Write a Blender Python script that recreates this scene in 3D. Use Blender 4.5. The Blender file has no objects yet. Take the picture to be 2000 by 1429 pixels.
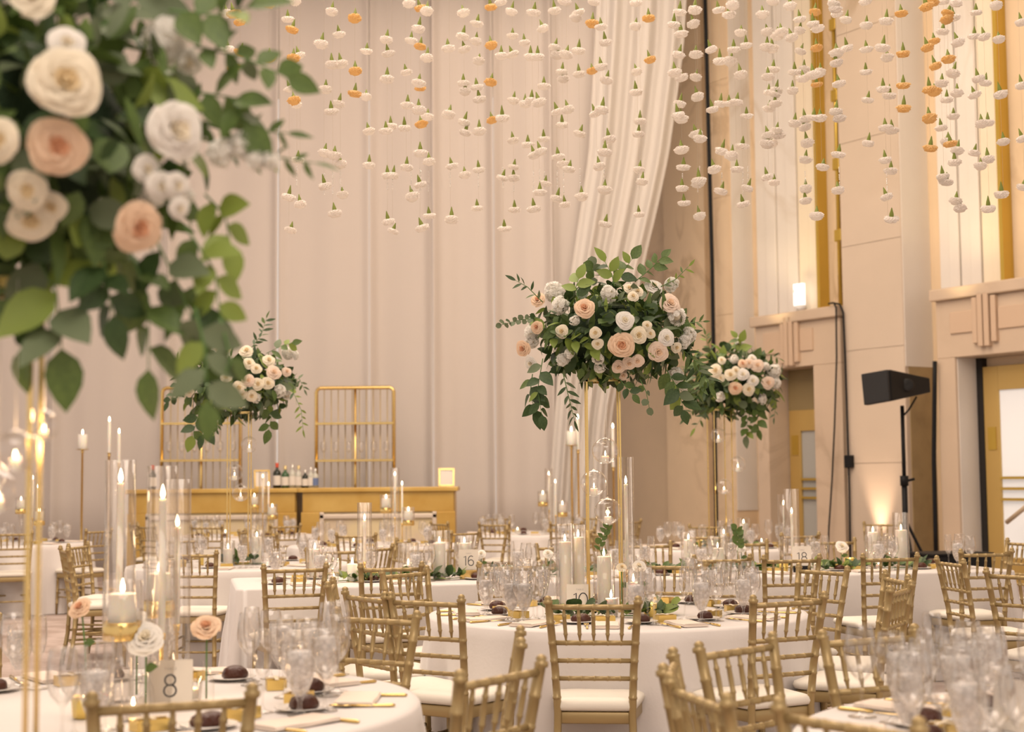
import bpy, math, random
from mathutils import Vector, Matrix, Euler
random.seed(7)
SC = bpy.context.scene
COL = SC.collection
PI = math.pi

# ------------------------------------------------------------------ camera
FPX, CAMZ = 2900.0, 1.42
TH = math.atan(221 / FPX)          # tilt up
ROLL = 0.009                       # the picture leans a little
cd = bpy.data.cameras.new('camera')
cam = bpy.data.objects.new('camera', cd)
COL.objects.link(cam)
cd.sensor_width = 36.0
cd.lens = FPX / 2000 * 36.0
cd.clip_end = 200
cam.matrix_world = Matrix.Translation((0, 0, CAMZ)) @ Matrix.Rotation(PI / 2 + TH, 4, 'X') @ Matrix.Rotation(-ROLL, 4, 'Z')
cd.dof.use_dof = True
cd.dof.focus_distance = 7.6
cd.dof.aperture_fstop = 2.8
SC.camera = cam

# ------------------------------------------------------------------ world, lights, exposure
w = bpy.data.worlds.new('hall_ambience')
SC.world = w
w.use_nodes = True
w.node_tree.nodes['Background'].inputs[0].default_value = (1.0, 0.86, 0.76, 1)
w.node_tree.nodes['Background'].inputs[1].default_value = 0.66

def area(name, loc, size, power, col, rot=(0, 0, 0)):
    l = bpy.data.lights.new(name, 'AREA')
    l.shape = 'RECTANGLE'; l.size, l.size_y = size
    l.energy = power; l.color = col
    o = bpy.data.objects.new(name, l); COL.objects.link(o)
    o.location = loc; o.rotation_euler = rot
    return o

WARM = (1.0, 0.84, 0.70)
area('unseen_overhead_light', (-1.5, 7.5, 8.6), (7, 6), 430, WARM)
area('unseen_overhead_light', (-1.5, 13.8, 8.6), (10, 5), 560, WARM)
area('unseen_overhead_light', (1.0, -2.5, 8.0), (7, 5), 500, (1.0, 0.87, 0.76))  # soft front fill added behind the camera to brighten blooms and cloth
def aimed(name, loc, aim, size, power, col):
    d = (Vector(aim) - Vector(loc)).to_track_quat('-Z', 'Y').to_euler()
    return area(name, loc, size, power, col, d)
# unseen area lights added to brighten the drapes and the marble wall
aimed('drape_fill', (-4.5, 19.2, 9.4), (-5.5, 23.4, 7.2), (15, 0.8), 145, (1.0, 0.83, 0.71))
aimed('marble_fill', (2.4, 17.0, 9.3), (4.0, 22.0, 2.6), (6, 0.8), 175, (1.0, 0.83, 0.64))

def spot(name, loc, aim, power, col, ang, blend=0.6, r=0.08):
    l = bpy.data.lights.new(name, 'SPOT')
    l.energy = power; l.color = col; l.spot_size = ang; l.spot_blend = blend; l.shadow_soft_size = r
    o = bpy.data.objects.new(name, l); COL.objects.link(o)
    o.location = loc
    o.rotation_euler = (Vector(aim) - Vector(loc)).to_track_quat('-Z', 'Y').to_euler()
    return o

SC.view_settings.view_transform = 'Standard'
SC.view_settings.look = 'None'
SC.view_settings.gamma = 1.0
SC.view_settings.use_curve_mapping = False
SC.view_settings.exposure = 0.40
cy = SC.cycles
cy.use_denoising = True
cy.use_adaptive_sampling = True
cy.adaptive_threshold = 0.06
cy.max_bounces = 5
cy.diffuse_bounces = 2
cy.glossy_bounces = 2
cy.transmission_bounces = 4
cy.transparent_max_bounces = 40
cy.sample_clamp_indirect = 3.0
cy.caustics_reflective = False
cy.caustics_refractive = False

# ------------------------------------------------------------------ pixel -> world
def ray(px, py):
    dx, dy = (px - 1000) / FPX, (714.5 - py) / FPX
    dx, dy = dx * math.cos(ROLL) + dy * math.sin(ROLL), -dx * math.sin(ROLL) + dy * math.cos(ROLL)
    return Vector((dx, math.cos(TH) - dy * math.sin(TH), math.sin(TH) + dy * math.cos(TH)))

ORG = Vector((0, 0, CAMZ))
def at_y(px, py, Y):
    r = ray(px, py); return ORG + r * (Y / r.y)
def at_z(px, py, z):
    r = ray(px, py); return ORG + r * ((z - CAMZ) / r.z)
def at_plane(px, py, p, n):
    r = ray(px, py); return ORG + r * ((p - ORG).dot(n) / r.dot(n))

# ------------------------------------------------------------------ materials
MATS = {}
def mat(name, col, rough=0.5, metal=0.0, bump=None, var=None, spec=0.5, trans=0.0, emit=None, sheen=0.0):
    if name in MATS: return MATS[name]
    m = bpy.data.materials.new(name); m.use_nodes = True
    nt = m.node_tree; N = nt.nodes; L = nt.links
    b = N['Principled BSDF']
    b.inputs['Base Color'].default_value = (*col, 1)
    b.inputs['Roughness'].default_value = rough
    b.inputs['Metallic'].default_value = metal
    b.inputs['Specular IOR Level'].default_value = spec
    if sheen: b.inputs['Sheen Weight'].default_value = sheen
    if emit:
        b.inputs['Emission Color'].default_value = (*emit[0], 1); b.inputs['Emission Strength'].default_value = emit[1]
    if bump or var:
        tc = N.new('ShaderNodeTexCoord')
    if var:    # (scale, colour2, low, high)
        n = N.new('ShaderNodeTexNoise'); n.inputs['Scale'].default_value = var[0]; n.inputs['Detail'].default_value = 6
        L.new(tc.outputs['Object'], n.inputs['Vector'])
        r = N.new('ShaderNodeValToRGB'); r.color_ramp.elements[0].color = (*col, 1); r.color_ramp.elements[1].color = (*var[1], 1)
        r.color_ramp.elements[0].position = var[2]; r.color_ramp.elements[1].position = var[3]
        L.new(n.outputs[0], r.inputs[0]); L.new(r.outputs[0], b.inputs['Base Color'])
    if bump:   # (scale, strength)
        n2 = N.new('ShaderNodeTexNoise'); n2.inputs['Scale'].default_value = bump[0]; n2.inputs['Detail'].default_value = 4
        L.new(tc.outputs['Object'], n2.inputs['Vector'])
        bp = N.new('ShaderNodeBump'); bp.inputs['Strength'].default_value = bump[1]; bp.inputs['Distance'].default_value = 0.02
        L.new(n2.outputs[0], bp.inputs['Height']); L.new(bp.outputs[0], b.inputs['Normal'])
    if trans:
        t = N.new('ShaderNodeBsdfTranslucent'); t.inputs[0].default_value = (*col, 1)
        if var: L.new(r.outputs[0], t.inputs[0])
        mx = N.new('ShaderNodeMixShader'); mx.inputs[0].default_value = trans
        L.new(b.outputs[0], mx.inputs[1]); L.new(t.outputs[0], mx.inputs[2])
        L.new(mx.outputs[0], N['Material Output'].inputs[0])
    MATS[name] = m
    return m

def marble(name, col, vein, scale=0.5, rough=0.45):
    m = bpy.data.materials.new(name); m.use_nodes = True
    nt = m.node_tree; N = nt.nodes; L = nt.links; b = N['Principled BSDF']
    tc = N.new('ShaderNodeTexCoord')
    n = N.new('ShaderNodeTexNoise'); n.inputs['Scale'].default_value = scale; n.inputs['Detail'].default_value = 9; n.inputs['Distortion'].default_value = 1.6
    L.new(tc.outputs['Object'], n.inputs['Vector'])
    r = N.new('ShaderNodeValToRGB'); e = r.color_ramp.elements
    e[0].position = 0.455; e[0].color = (*col, 1)
    e[1].position = 0.545; e[1].color = (*col, 1)
    v = r.color_ramp.elements.new(0.5); v.color = (*vein, 1)
    L.new(n.outputs[0], r.inputs[0])
    n2 = N.new('ShaderNodeTexNoise'); n2.inputs['Scale'].default_value = scale * 2.2; n2.inputs['Detail'].default_value = 5
    L.new(tc.outputs['Object'], n2.inputs['Vector'])
    n3 = N.new('ShaderNodeTexNoise'); n3.inputs['Scale'].default_value = scale * 0.7; n3.inputs['Detail'].default_value = 2
    L.new(tc.outputs['Object'], n3.inputs['Vector'])
    mr = N.new('ShaderNodeMapRange'); mr.inputs[1].default_value = 0.5; mr.inputs[2].default_value = 0.68; mr.inputs[3].default_value = 0; mr.inputs[4].default_value = 0.8
    L.new(n3.outputs[0], mr.inputs[0])
    mixv = N.new('ShaderNodeMix'); mixv.data_type = 'RGBA'
    L.new(mr.outputs[0], mixv.inputs[0]); mixv.inputs[6].default_value = (*col, 1); L.new(r.outputs[0], mixv.inputs[7])
    mix = N.new('ShaderNodeMix'); mix.data_type = 'RGBA'; mix.blend_type = 'MULTIPLY'; mix.inputs[0].default_value = 0.22
    L.new(mixv.outputs[2], mix.inputs[6]); L.new(n2.outputs[0], mix.inputs[7])
    L.new(mix.outputs[2], b.inputs['Base Color'])
    b.inputs['Roughness'].default_value = rough
    MATS[name] = m
    return m

def glass(name, tint=(1, 1, 1), edge=0.75, base=0.05, haze=0.0, rim=0.62):
    """thin clear sheet: clear face-on, darker and more mirror-like where it turns away"""
    m = bpy.data.materials.new(name); m.use_nodes = True
    nt = m.node_tree; N = nt.nodes; L = nt.links
    N.remove(N['Principled BSDF'])
    lw = N.new('ShaderNodeLayerWeight'); lw.inputs[0].default_value = 0.30
    t = N.new('ShaderNodeBsdfTransparent')
    cm = N.new('ShaderNodeMix'); cm.data_type = 'RGBA'; cm.inputs[6].default_value = (*tint, 1); cm.inputs[7].default_value = (rim, rim * .97, rim * .93, 1)
    pw = N.new('ShaderNodeMath'); pw.operation = 'POWER'; pw.inputs[1].default_value = 1.6
    L.new(lw.outputs['Facing'], pw.inputs[0]); L.new(pw.outputs[0], cm.inputs[0]); L.new(cm.outputs[2], t.inputs[0])
    g = N.new('ShaderNodeBsdfGlossy'); g.inputs['Roughness'].default_value = 0.02; g.inputs[0].default_value = (1, 1, 1, 1)
    mr = N.new('ShaderNodeMapRange'); mr.inputs[3].default_value = base; mr.inputs[4].default_value = edge
    L.new(pw.outputs[0], mr.inputs[0])
    mx = N.new('ShaderNodeMixShader')
    L.new(mr.outputs[0], mx.inputs[0]); L.new(t.outputs[0], mx.inputs[1]); L.new(g.outputs[0], mx.inputs[2])
    out = mx
    if haze:
        d = N.new('ShaderNodeBsdfDiffuse'); d.inputs[0].default_value = (1.0, 0.96, 0.93, 1)
        tr = N.new('ShaderNodeBsdfTranslucent'); tr.inputs[0].default_value = (1.0, 0.96, 0.93, 1)
        dm = N.new('ShaderNodeMixShader'); dm.inputs[0].default_value = 0.5
        L.new(d.outputs[0], dm.inputs[1]); L.new(tr.outputs[0], dm.inputs[2])
        tc = N.new('ShaderNodeTexCoord'); nz = N.new('ShaderNodeTexVoronoi'); nz.inputs['Scale'].default_value = 60
        L.new(tc.outputs['Object'], nz.inputs['Vector'])
        hr = N.new('ShaderNodeMapRange'); hr.inputs[1].default_value = 0.1; hr.inputs[2].default_value = 0.7; hr.inputs[3].default_value = haze * 1.5; hr.inputs[4].default_value = haze * .5
        L.new(nz.outputs['Distance'], hr.inputs[0])
        m2 = N.new('ShaderNodeMixShader')
        L.new(hr.outputs[0], m2.inputs[0]); L.new(mx.outputs[0], m2.inputs[1]); L.new(dm.outputs[0], m2.inputs[2]); out = m2
    L.new(out.outputs[0], N['Material Output'].inputs[0])
    MATS[name] = m
    return m

def flame_mat():
    m = bpy.data.materials.new('flame'); m.use_nodes = True
    N = m.node_tree.nodes; N.remove(N['Principled BSDF'])
    e = N.new('ShaderNodeEmission'); e.inputs[0].default_value = (1, 0.78, 0.45, 1); e.inputs[1].default_value = 16
    m.node_tree.links.new(e.outputs[0], N['Material Output'].inputs[0])
    try: m.cycles.emission_sampling = 'NONE'
    except Exception: pass
    MATS['flame'] = m
    return m

GOLDCHAIR = mat('gold_paint', (0.40, 0.288, 0.128), 0.40, 0.35, spec=0.55)
CUSHION = mat('ivory_cushion', (0.86, 0.79, 0.68), 0.75, bump=(30, 0.1))
CLOTH = mat('ivory_tablecloth', (0.76, 0.70, 0.66), 0.6, bump=(60, 0.04), sheen=0.3)
NAPKIN = mat('blush_napkin', (0.84, 0.71, 0.60), 0.8, bump=(120, 0.1))
BRASS = mat('polished_gold', (0.78, 0.56, 0.22), 0.22, 1.0)
GOLDFOIL = mat('gold_foil', (0.85, 0.62, 0.20), 0.32, 0.8)
PLATE = mat('porcelain', (0.88, 0.82, 0.76), 0.25)
ROLL_M = mat('dark_crust', (0.075, 0.024, 0.014), 0.28, bump=(70, 0.35), spec=0.3)
WAX = mat('ivory_wax', (1.0, 0.90, 0.79), 0.5)
_b = WAX.node_tree.nodes['Principled BSDF']; _b.inputs['Subsurface Weight'].default_value = 0.6; _b.inputs['Subsurface Radius'].default_value = (1, .6, .35); _b.inputs['Subsurface Scale'].default_value = 0.010
FLAME = flame_mat()
GLASS = glass('clear_glass', (0.985, 0.98, 0.975), 0.85, 0.05, rim=0.82)
GLASSC = glass('cylinder_glass', (0.99, 0.985, 0.98), 0.5, 0.025, rim=0.8)
ICE = glass('ice_water', (0.96, 0.95, 0.95), 0.45, 0.06, 0.62, rim=0.9)
CARD = mat('card_stock', (0.82, 0.74, 0.63), 0.8)
INK = mat('black_ink', (0.03, 0.03, 0.035), 0.6)
GREYINK = mat('grey_ink', (0.45, 0.40, 0.36), 0.7)
BLACK = mat('black_plastic', (0.010, 0.010, 0.011), 0.5, spec=0.2)
STEM = mat('green_stem', (0.10, 0.20, 0.05), 0.6)
GREENS = [mat('leaf_dark', (0.038, 0.075, 0.020), 0.5, trans=0.15, var=(9, (0.06, 0.11, 0.03), 0.4, 0.7)),
          mat('leaf_mid', (0.085, 0.14, 0.032), 0.5, trans=0.2, var=(9, (0.13, 0.20, 0.045), 0.4, 0.7)),
          mat('leaf_lime', (0.24, 0.32, 0.06), 0.5, trans=0.25),
          mat('leaf_grey', (0.15, 0.19, 0.10), 0.6, trans=0.15)]
R_STOCK = mat('petal_stock', (1.0, 0.97, 0.91), 0.6, trans=0.5)
R_CREAM = mat('petal_cream', (0.98, 0.88, 0.69), 0.6, trans=0.3)
R_WHITE = mat('petal_white', (0.98, 0.93, 0.85), 0.6, trans=0.3)
R_PEACH = mat('petal_peach', (0.96, 0.71, 0.50), 0.6, trans=0.3)
R_BLUSH = mat('petal_blush', (0.96, 0.78, 0.63), 0.6, trans=0.3)
R_HEARTP = mat('petal_heart_peach', (0.85, 0.47, 0.28), 0.6, trans=0.25)
R_HEARTC = mat('petal_heart_cream', (0.88, 0.70, 0.42), 0.6, trans=0.25)
C_WHITE = mat('carnation_white', (1.0, 0.94, 0.88), 0.8, trans=0.5)
C_APRI = mat('carnation_apricot', (0.95, 0.70, 0.36), 0.8, trans=0.5)
CALYX = mat('calyx_green', (0.22, 0.26, 0.04), 0.6)
DRAPE = mat('sheer_drape', (0.84, 0.75, 0.68), 0.8, trans=0.2, bump=(3.0, 0.05))
BARWOOD = mat('golden_bar_wood', (0.60, 0.36, 0.08), 0.35, 0.25, var=(2.5, (0.74, 0.50, 0.15), 0.35, 0.7))
BARPANEL = mat('bar_front_panel', (0.80, 0.66, 0.40), 0.4, var=(1.6, (0.72, 0.58, 0.44), 0.4, 0.6))
MARB_P = marble('pink_marble', (0.74, 0.60, 0.47), (0.50, 0.36, 0.22), 0.32)
MARB_T = marble('tan_marble', (0.94, 0.71, 0.47), (0.64, 0.44, 0.25), 0.5)
MARB_W = marble('lightened_white_marble', (0.94, 0.86, 0.78), (0.74, 0.62, 0.50), 0.4)
CREAMP = mat('cream_panel', (0.90, 0.79, 0.62), 0.5, var=(0.7, (0.86, 0.73, 0.55), 0.4, 0.7))
BRONZE = mat('gold_bronze', (0.62, 0.42, 0.08), 0.35, 0.7)
CARPET = mat('carpet', (0.42, 0.32, 0.27), 0.95, var=(3.0, (0.56, 0.45, 0.40), 0.42, 0.6), bump=(150, 0.2))

# ------------------------------------------------------------------ mesh building
class MB:
    def __init__(s): s.v = []; s.f = []; s.m = []; s.cur = 0
    def quad(s, a, b, c, d):
        i = len(s.v); s.v += [tuple(a), tuple(b), tuple(c), tuple(d)]; s.f.append((i, i + 1, i + 2, i + 3)); s.m.append(s.cur)
    def box(s, c, h, M=None):
        i = len(s.v)
        for z in (-1, 1):
            for y in (-1, 1):
                for x in (-1, 1):
                    p = Vector((c[0] + x * h[0], c[1] + y * h[1], c[2] + z * h[2]))
                    if M: p = M @ p
                    s.v.append(tuple(p))
        for q in ((0, 2, 3, 1), (4, 5, 7, 6), (0, 1, 5, 4), (2, 6, 7, 3), (0, 4, 6, 2), (1, 3, 7, 5)):
            s.f.append(tuple(i + k for k in q)); s.m.append(s.cur)
        return s
    def lathe(s, prof, n=20, c=(0, 0, 0), M=None, jit=None):
        i0 = len(s.v); k = len(prof)
        for j in range(n):
            a = 2 * PI * j / n
            for q, (r, z) in enumerate(prof):
                rr = r * (jit(j, q) if jit else 1)
                p = Vector((c[0] + rr * math.cos(a), c[1] + rr * math.sin(a), c[2] + z))
                if M: p = M @ p
                s.v.append(tuple(p))
        for j in range(n):
            j2 = (j + 1) % n
            for q in range(k - 1):
                s.f.append((i0 + j * k + q, i0 + j2 * k + q, i0 + j2 * k + q + 1, i0 + j * k + q + 1)); s.m.append(s.cur)
        return s
    def tube(s, pts, r, n=8, cap=True):
        pts = [Vector(p) for p in pts]
        if not hasattr(r, '__len__'): r = [r] * len(pts)
        i0 = len(s.v); prev = None
        for k, p in enumerate(pts):
            t = (pts[min(k + 1, len(pts) - 1)] - pts[max(k - 1, 0)])
            if t.length < 1e-9: t = Vector((0, 0, 1))
            t.normalize()
            if prev is None:
                u = t.orthogonal().normalized()
            else:
                u = (prev - t * prev.dot(t))
                u = u.normalized() if u.length > 1e-6 else t.orthogonal().normalized()
            prev = u; v = t.cross(u)
            for j in range(n):
                a = 2 * PI * j / n
                s.v.append(tuple(p + (u * math.cos(a) + v * math.sin(a)) * r[k]))
        for k in range(len(pts) - 1):
            for j in range(n):
                j2 = (j + 1) % n
                s.f.append((i0 + k * n + j, i0 + k * n + j2, i0 + (k + 1) * n + j2, i0 + (k + 1) * n + j)); s.m.append(s.cur)
        if cap:
            s.f.append(tuple(i0 + j for j in reversed(range(n)))); s.m.append(s.cur)
            s.f.append(tuple(i0 + (len(pts) - 1) * n + j for j in range(n))); s.m.append(s.cur)
        return s
    def grid(s, fn, nu, nv, closed=False):
        i0 = len(s.v)
        for a in range(nu + 1):
            for b in range(nv + 1):
                s.v.append(tuple(fn(a / nu, b / nv)))
        for a in range(nu):
            for b in range(nv):
                s.f.append((i0 + a * (nv + 1) + b, i0 + (a + 1) * (nv + 1) + b, i0 + (a + 1) * (nv + 1) + b + 1, i0 + a * (nv + 1) + b + 1)); s.m.append(s.cur)
        return s
    def mesh(s, name, mats, smooth=True):
        me = bpy.data.meshes.new(name)
        me.from_pydata(s.v, [], s.f)
        if not isinstance(mats, (list, tuple)): mats = [mats]
        for m in mats: me.materials.append(m)
        if len(mats) > 1: me.polygons.foreach_set('material_index', s.m)
        if smooth: me.polygons.foreach_set('use_smooth', [True] * len(me.polygons))
        me.update()
        return me

def bevel(o, wd=0.004, seg=2):
    m = o.modifiers.new('soft_edges', 'BEVEL'); m.width = wd; m.segments = seg; m.limit_method = 'ANGLE'
    return o

def ob(name, me, parent=None, loc=(0, 0, 0), rot=(0, 0, 0), sc=(1, 1, 1), label=None):
    o = bpy.data.objects.new(name, me); COL.objects.link(o)
    o.parent = parent; o.location = loc; o.rotation_euler = rot
    o.scale = sc if hasattr(sc, '__len__') else (sc, sc, sc)
    if label: o['label'] = label
    return o

def tag(o, label, cat, group=None, kind=None):
    o['label'] = label; o['category'] = cat
    if group: o['group'] = group
    if kind: o['kind'] = kind
    return o

def thing(name, label, cat, loc, rz=0, group=None):
    o = ob(name, None, None, loc, (0, 0, rz)); o.empty_display_size = 0.1
    return tag(o, label, cat, group)

def struct(name, me, parent=None, **k):
    o = ob(name, me, parent, **k)
    if parent is None: o['kind'] = 'structure'
    return o

def text_mesh(curve):
    o = bpy.data.objects.new('lettering_source', curve); COL.objects.link(o)
    me = bpy.data.meshes.new_from_object(o.evaluated_get(bpy.context.evaluated_depsgraph_get()))
    bpy.data.objects.remove(o)
    return me

CACHE = {}
def cached(key, fn):
    if key not in CACHE: CACHE[key] = fn()
    return CACHE[key]

# ------------------------------------------------------------------ floor, ceiling, right wall
mb = MB(); mb.box((0, 14, -0.05), (22, 20, 0.05)); struct('floor', mb.mesh('floor', CARPET, False))
mb = MB(); mb.box((-1, 12, 9.6), (17, 19, 0.1)); struct('ceiling', mb.mesh('ceiling', mat('plaster', (0.85, 0.78, 0.68), 0.9), False))

WA = math.radians(33)
WD = Vector((-math.sin(WA), math.cos(WA), 0))      # along the wall, away from the camera
WN = Vector((-math.cos(WA), -math.sin(WA), 0))     # out of the wall, into the room
WP = Vector((6.0, 19.3, 0))
WTOP = 9.5
def on_wall(px, py, o=0.0):
    p = at_plane(px, py, WP + WN * o, WN)
    return (p - WP).dot(WD), p.z
def wpt(u, o, z): return WP + WD * u + WN * o + Vector((0, 0, z))
def wbox(name, u0, u1, o0, o1, z0, z1, m, parent=None, bv=0.0):
    mb = MB(); i = 0
    vs = [wpt(u, o, z) for z in (z0, z1) for o in (o0, o1) for u in (u0, u1)]
    mb.v = [tuple(v) for v in vs]
    for q in ((0, 1, 3, 2), (4, 6, 7, 5), (0, 4, 5, 1), (2, 3, 7, 6), (0, 2, 6, 4), (1, 5, 7, 3)):
        mb.f.append(q); mb.m.append(0)
    o = struct(name, mb.mesh(name, m, False), parent)
    if bv: bevel(o, bv)
    return o

# recessed back plane of the wall and the proud piers
OB, OP = -0.55, 0.0
wbox('wall_right', -9, 12, OB - 0.3, OB, 0, WTOP, MARB_T)
def pier(n, pxl, pxr, m, o=OP):
    u1 = on_wall(pxl, 700, o)[0]; u0 = on_wall(pxr, 700, o)[0]
    p = wbox('trim_%d' % n, u0, u1, OB, o, 0, WTOP, m)
    return u0, u1, p
pa = pier(1, 1650, 1768, MARB_P)            # broad pink pier behind the loudspeaker
pb = pier(2, 1396, 1434, MARB_T, -0.12)     # tan pier by the black cable
pc = pier(3, 1300, 1380, MARB_T, -0.30)
u_end = on_wall(1300, 700, 0)[0]
# stone slabs of the broad pier, with fine joints
def slabs(u0, u1, o, zs, m, parent):
    for a, b in zip(zs[:-1], zs[1:]):
        s_ = wbox('slab', u0 + 0.004, u1 - 0.004, o, o + 0.012, a + 0.004, b - 0.004, m, parent)
slabs(pa[0], pa[1], OP, [0, 1.6, 3.2, 4.7, 6.2, 7.8, 9.4], MARB_P, pa[2])
slabs(pb[0], pb[1], -0.12, [0, 2.1, 4.0, 5.9, 7.8, 9.4], MARB_T, pb[2])
wl = mat('lilac_reveal', (0.80, 0.72, 0.68), 0.45)
# side cheek of the pier, its cool upper light painted in as whiter marble
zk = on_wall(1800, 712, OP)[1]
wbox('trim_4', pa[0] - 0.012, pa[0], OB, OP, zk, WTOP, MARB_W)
wbox('trim_8', pa[0] - 0.012, pa[0], OB, OP - 0.06, 0.0, zk, mat('olive_brown', (0.42, 0.30, 0.15), 0.6, var=(4, (0.34, 0.24, 0.12), .4, .7)))  # lower part of the cheek in a darker olive brown
wbox('trim_5', pb[0] - 0.012, pb[0], OB, -0.12, 0.9, WTOP, MARB_W)

def bay(n, pxl, pxr, cornice_px, nflute):
    """fluted panel field above a door surround, with bronze strips"""
    o = OB + 0.10
    uL = on_wall(pxl, 600, o)[0]; uR = on_wall(pxr, 600, o)[0]
    zc = on_wall(cornice_px[0], cornice_px[1], OB + 0.5)[1]
    root = struct('wall_panelling' if n == 1 else 'wall_panelling.%03d' % n, None)
    wd = (uL - uR) / nflute
    for k in range(nflute):
        wbox('panel', uR + k * wd + 0.005, uR + (k + 1) * wd - 0.005, OB, o + 0.03 * ((k % 2) == 0), zc - 0.1, WTOP, CREAMP if k < 2 else MARB_W, root, 0.01)
    wbox('bronze_strip', uR - 0.06, uR - 0.0, OB, o + 0.10, zc - 0.1, WTOP, BRONZE, root)
    return root, uR, uL, zc

b1 = bay(1, 1480, 1606, (1530, 611), 6)
b2 = bay(2, 1838, 1966, (1900, 556), 6)
# second bronze pipe with brackets beside the pier
def bronze_pipe():
    u = on_wall(1640, 500, OB + 0.3)[0]
    root = struct('wall_pipe', None)
    mb = MB(); mb.tube([wpt(u, OB + 0.30, b1[3] - 0.1), wpt(u, OB + 0.30, WTOP)], 0.035, 10)
    struct('pipe', mb.mesh('pipe', BRONZE), root)
    for py in (45, 185, 320, 460):
        z = on_wall(1640, py, OB + 0.3)[1]
        wbox('bracket', u - 0.09, u + 0.05, OB, OB + 0.36, z - 0.09, z + 0.09, BRONZE, root, 0.015)
bronze_pipe()

STONE = marble('surround_stone', (0.74, 0.57, 0.42), (0.56, 0.41, 0.28), 0.6)
DOORB = mat('brass_door', (0.62, 0.42, 0.14), 0.4, 0.45)
DGLASS = mat('frosted_pane', (0.46, 0.45, 0.42), 0.3)
DGLASS2 = mat('bright_pane', (0.80, 0.78, 0.76), 0.35, emit=((1, 0.96, 0.92), 0.22))
DARK = mat('dark_gap', (0.015, 0.012, 0.01), 0.8)

def surround(n, pxl, pxr, op_l, op_r, ctop, opt_, band, cart):
    """stone door surround: jambs, lintel, cornice, carved band and cartouche"""
    o = OB + 0.5
    uL = on_wall(pxl, ctop[1], o)[0]; uR = on_wall(pxr, ctop[1], o)[0]
    oL = on_wall(op_l, 800, o)[0]; oR = on_wall(op_r, 800, o)[0]
    zc = on_wall(ctop[0], ctop[1], o)[1]; zo = on_wall(opt_[0], opt_[1], o)[1]
    root = struct('door_surround' if n == 1 else 'door_surround.%03d' % n, None)
    wbox('jamb', oL, uL, OB, o, 0, zo, STONE, root, 0.01)
    wbox('jamb', uR, oR, OB, o, 0, zo, STONE, root, 0.01)
    wbox('lintel', uR, uL, OB, o, zo, zc - 0.16, STONE, root, 0.01)
    wbox('cornice', uR - 0.03, uL + 0.05, OB, o + 0.08, zc - 0.16, zc, STONE, root, 0.02)
    bz0, bz1 = on_wall(band[0], band[2], o)[1], on_wall(band[0], band[1], o)[1]
    bL = on_wall(band[3], band[1], o)[0]; bR = on_wall(band[4], band[1], o)[0]
    cu = on_wall(cart[0], cart[1], o)[0]
    BAND = mat('carved_band', (0.66, 0.48, 0.34), 0.6)
    for a, b in ((bR, cu - 0.2), (cu + 0.2, bL)):
        wbox('carved_band', a, b, o - 0.01, o + 0.025, bz0, bz1, BAND, root, 0.008)
    for k in range(4):
        wbox('cartouche_bar', cu - 0.19 + k * 0.1, cu - 0.11 + k * 0.1, o - 0.01, o + 0.06 + 0.02 * (k in (1, 2)), bz0 - 0.16 - 0.05 * (k in (1, 2)), bz1 + 0.16 + 0.05 * (k in (1, 2)), BAND, root, 0.012)
    return oL, oR, zo, root

s1 = surround(1, 1474, 1640, 1500, 1590, (1550, 609), (1560, 716), (1545, 645, 688, 1492, 1588), (1545, 655))
s2 = surround(2, 1826, 2180, 1868, 2110, (1900, 556), (1950, 690), (1925, 602, 645, 1856, 2090), (1926, 612))

def brass_door(n, uL, uR, zt, pane, off, transom=0.0):
    root = struct('door_%d' % n, None)
    st = 0.24
    o0, o1 = OB + off, OB + off + 0.07
    zt2 = zt - transom
    wbox('door_stile', uL - st, uL, o0, o1, 0, zt2, DOORB, root, 0.006)
    wbox('door_stile', uR, uR + st, o0, o1, 0, zt2, DOORB, root, 0.006)
    wbox('door_rail', uR + st, uL - st, o0, o1, zt2 - 0.32, zt2, DOORB, root, 0.006)
    wbox('door_rail', uR + st, uL - st, o0, o1, 0, 0.35, DOORB, root, 0.006)
    wbox('pane', uR + st, uL - st, o0 + 0.02, o0 + 0.04, 0.35, zt2 - 0.32, pane, root)
    for z in (1.10, 1.24, 1.38):
        wbox('push_bar', uR + st, uL - st, o1, o1 + 0.02, z - 0.018, z + 0.018, BRONZE, root)
    wbox('door_plate', uL - 0.19, uL - 0.06, o1, o1 + 0.012, 1.75, 2.05, BRONZE, root)
    if transom:
        wbox('transom', uR, uL, o0, o1, zt2, zt, mat('olive_transom', (0.30, 0.22, 0.10), 0.6), root)
    return root
brass_door(1, s1[0] - 0.02, s1[1] - 0.25, s1[2], DGLASS, 0.02, 0.62)
brass_door(2, s2[0] - 0.11, s2[1] - 0.1, s2[2] - 0.12, DGLASS2, 0.02)
wbox('trim_6', s2[0] - 0.11, s2[0] - 0.012, OB, OB + 0.10, 0, s2[2], DARK)
wbox('trim_7', s2[0] - 0.012, s2[0], OB, OB + 0.46, 0, s2[2], MARB_W)

# handrail seen through the bright door
mb = MB(); ua, za = on_wall(1966, 1020, OB + 0.35); ub, zb = on_wall(2030, 968, OB + 0.35)
mb.tube([wpt(ua, OB + 0.35, za), wpt(ub, OB + 0.35, zb)], 0.03, 10)
tag(ob('handrail', mb.mesh('handrail', mat('rail_wood', (0.62, 0.48, 0.33), 0.5))), 'slanting pale handrail across the bright glass door', 'handrail')

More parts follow.
